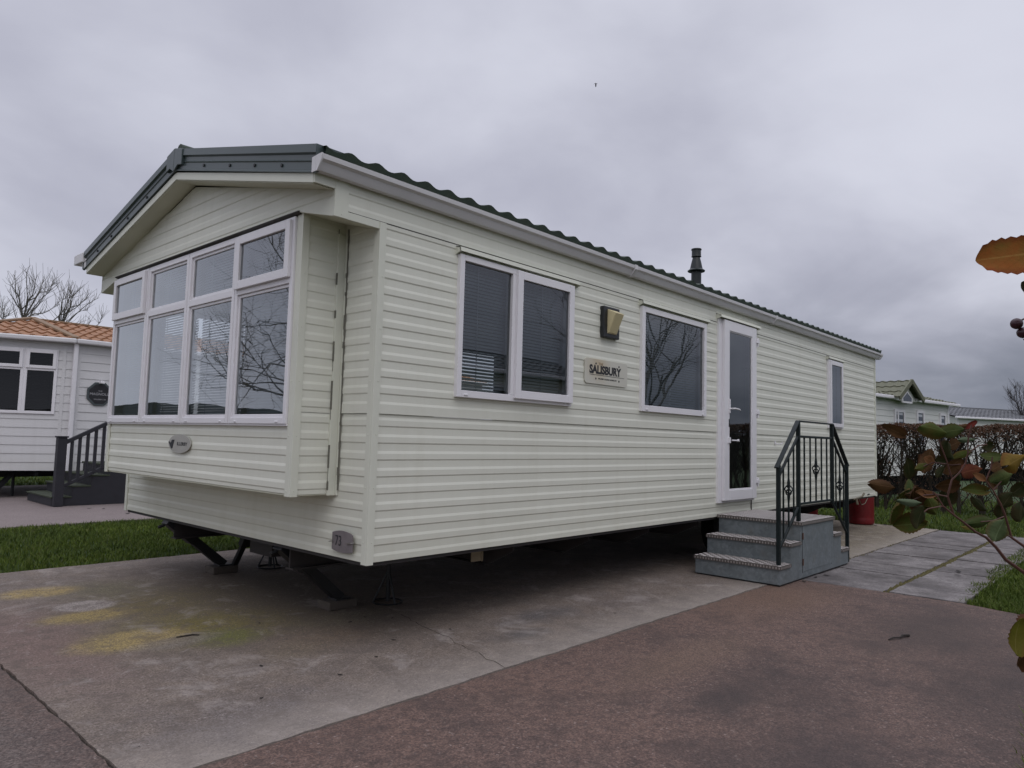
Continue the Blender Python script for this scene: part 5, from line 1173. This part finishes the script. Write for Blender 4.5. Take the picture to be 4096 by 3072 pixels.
for pts, r in BUSH_STEMS:
    for q in range(int(2.8 * len(pts) / 4) + 1):
        k = rnd.uniform(.25, 1) * (len(pts) - 1); j = min(len(pts) - 2, int(k)); p = Vector(pts[j]).lerp(Vector(pts[j+1]), k - j)
        if (p - CAMP).dot(R_) / (p - CAMP).dot(F_) > .60: continue
        if (p - CAMP).dot(U_) > .02: continue
        extra.append((p + F_ * rnd.uniform(.0, .05) + R_ * rnd.gauss(0, .016) + U_ * rnd.gauss(0, .014), rnd.uniform(.026, .046), rnd.uniform(.014, .026), rnd.uniform(0, 360), rnd.choice('dddddbbooog')))
for (P, Ln, Wd, an, ck) in BUSH_LEAVES + extra:
    P = Vector(P); a = R(an); big = ck == 'or'
    if big: P = P + R_ * .0135 - U_ * .001; Ln *= 1.48; Wd *= 1.06
    dirv = (R_ * math.cos(a) + U_ * math.sin(a) + F_ * rnd.uniform(-.45, .45) * (0 if big else 1)).normalized()
    nrm = (-F_ + R_ * rnd.uniform(-.35,.35) + U_ * rnd.uniform(.0,.55)).normalized(); nrm = (nrm - dirv * nrm.dot(dirv)).normalized(); wv = nrm.cross(dirv)
    cup = rnd.uniform(-.9, 1.1) if not big else .25; curl = rnd.uniform(-1.3, 1.3) if not big else .25; ph = rnd.uniform(0, 6); o = len(vv)
    for i in range(NL + 1):
        t_ = i / NL; w = (math.sin(math.pi * min(1, t_ * .96 + .02) ** (1.30 if big else .90))) ** (.42 if big else .80)
        for j in range(NW + 1):
            v = -1 + 2 * j / NW; ed = abs(v)
            ser = 1 + (.06 if i % 2 else -.05) * (ed > .9)
            wob = 1 + (.10 * math.sin(t_ * 7 + ph) if v > 0 else .10 * math.sin(t_ * 6 + ph + 2))
            q = P + dirv * ((t_ - .5) * Ln) + wv * (v * w * Wd / 2 * ser * wob)
            q += nrm * (Wd * (cup * (v*v - .3) * .55 + curl * (t_ - .5) ** 2 * .8 + .05 * math.sin(t_ * 9 + ph) * ed + .025 * math.sin(t_ * 46) * ed))
            vv.append(q - ORIG[sh.name]); uv.append((t_, v, 0))
    for i in range(NL):
        for j in range(NW): ff.append((o + i*(NW+1) + j, o + i*(NW+1) + j + 1, o + (i+1)*(NW+1) + j + 1, o + (i+1)*(NW+1) + j)); mi.append(keys.index(ck))
me.from_pydata([tuple(p) for p in vv], [], ff)
for c in keys: me.materials.append(M['leaf_' + c])
me.polygons.foreach_set('material_index', mi); me.polygons.foreach_set('use_smooth', [True]*len(ff))
at = me.attributes.new('leafuv', 'FLOAT_VECTOR', 'POINT'); at.data.foreach_set('vector', [c for u in uv for c in u])
fo_ = bpy.data.objects.new('foliage', me); COL.objects.link(fo_); fo_.parent = sh
mb = MB()
for c in ((-1.734,-3.306,1.351), (-1.729,-3.310,1.343)):
    c = Vector(c); pts = [c + R_ * .0052 * math.cos(math.pi * i / 8) for i in range(9)]; mb.tube(pts, [max(.0006, .0052 * math.sin(math.pi * i / 8)) for i in range(9)], 12)
mb.build('berries', M['berry'], sh, smooth=True)

# ------------------------------------------------------------------ bird in the sky
bp_ = Vector((32.717, 22.378, 23.580)); bd = thing('bird', 'small dark bird flying high in the grey sky above the flue', 'bird', bp_)
mb = MB(); mb.tube([bp_ + U_ * v for v in (.115, .10, .07, .0, -.08, -.13, -.15)], [.008, .024, .034, .042, .036, .022, .008], 8); mb.build('body', M['bird'], bd, smooth=True)
for s in (-1, 1):
    mb = MB(); mb.add([bp_ + U_*.09 + R_*s*.02, bp_ + U_*.085 + R_*s*.08 + F_*.02, bp_ + U_*(.05 if s > 0 else .02) + R_*s*.15 + F_*.03, bp_ + U_*.055 + R_*s*.08, bp_ + U_*.04 + R_*s*.02], [(0,1,3,4),(1,2,3)]); mb.build('wing', M['bird'], bd)
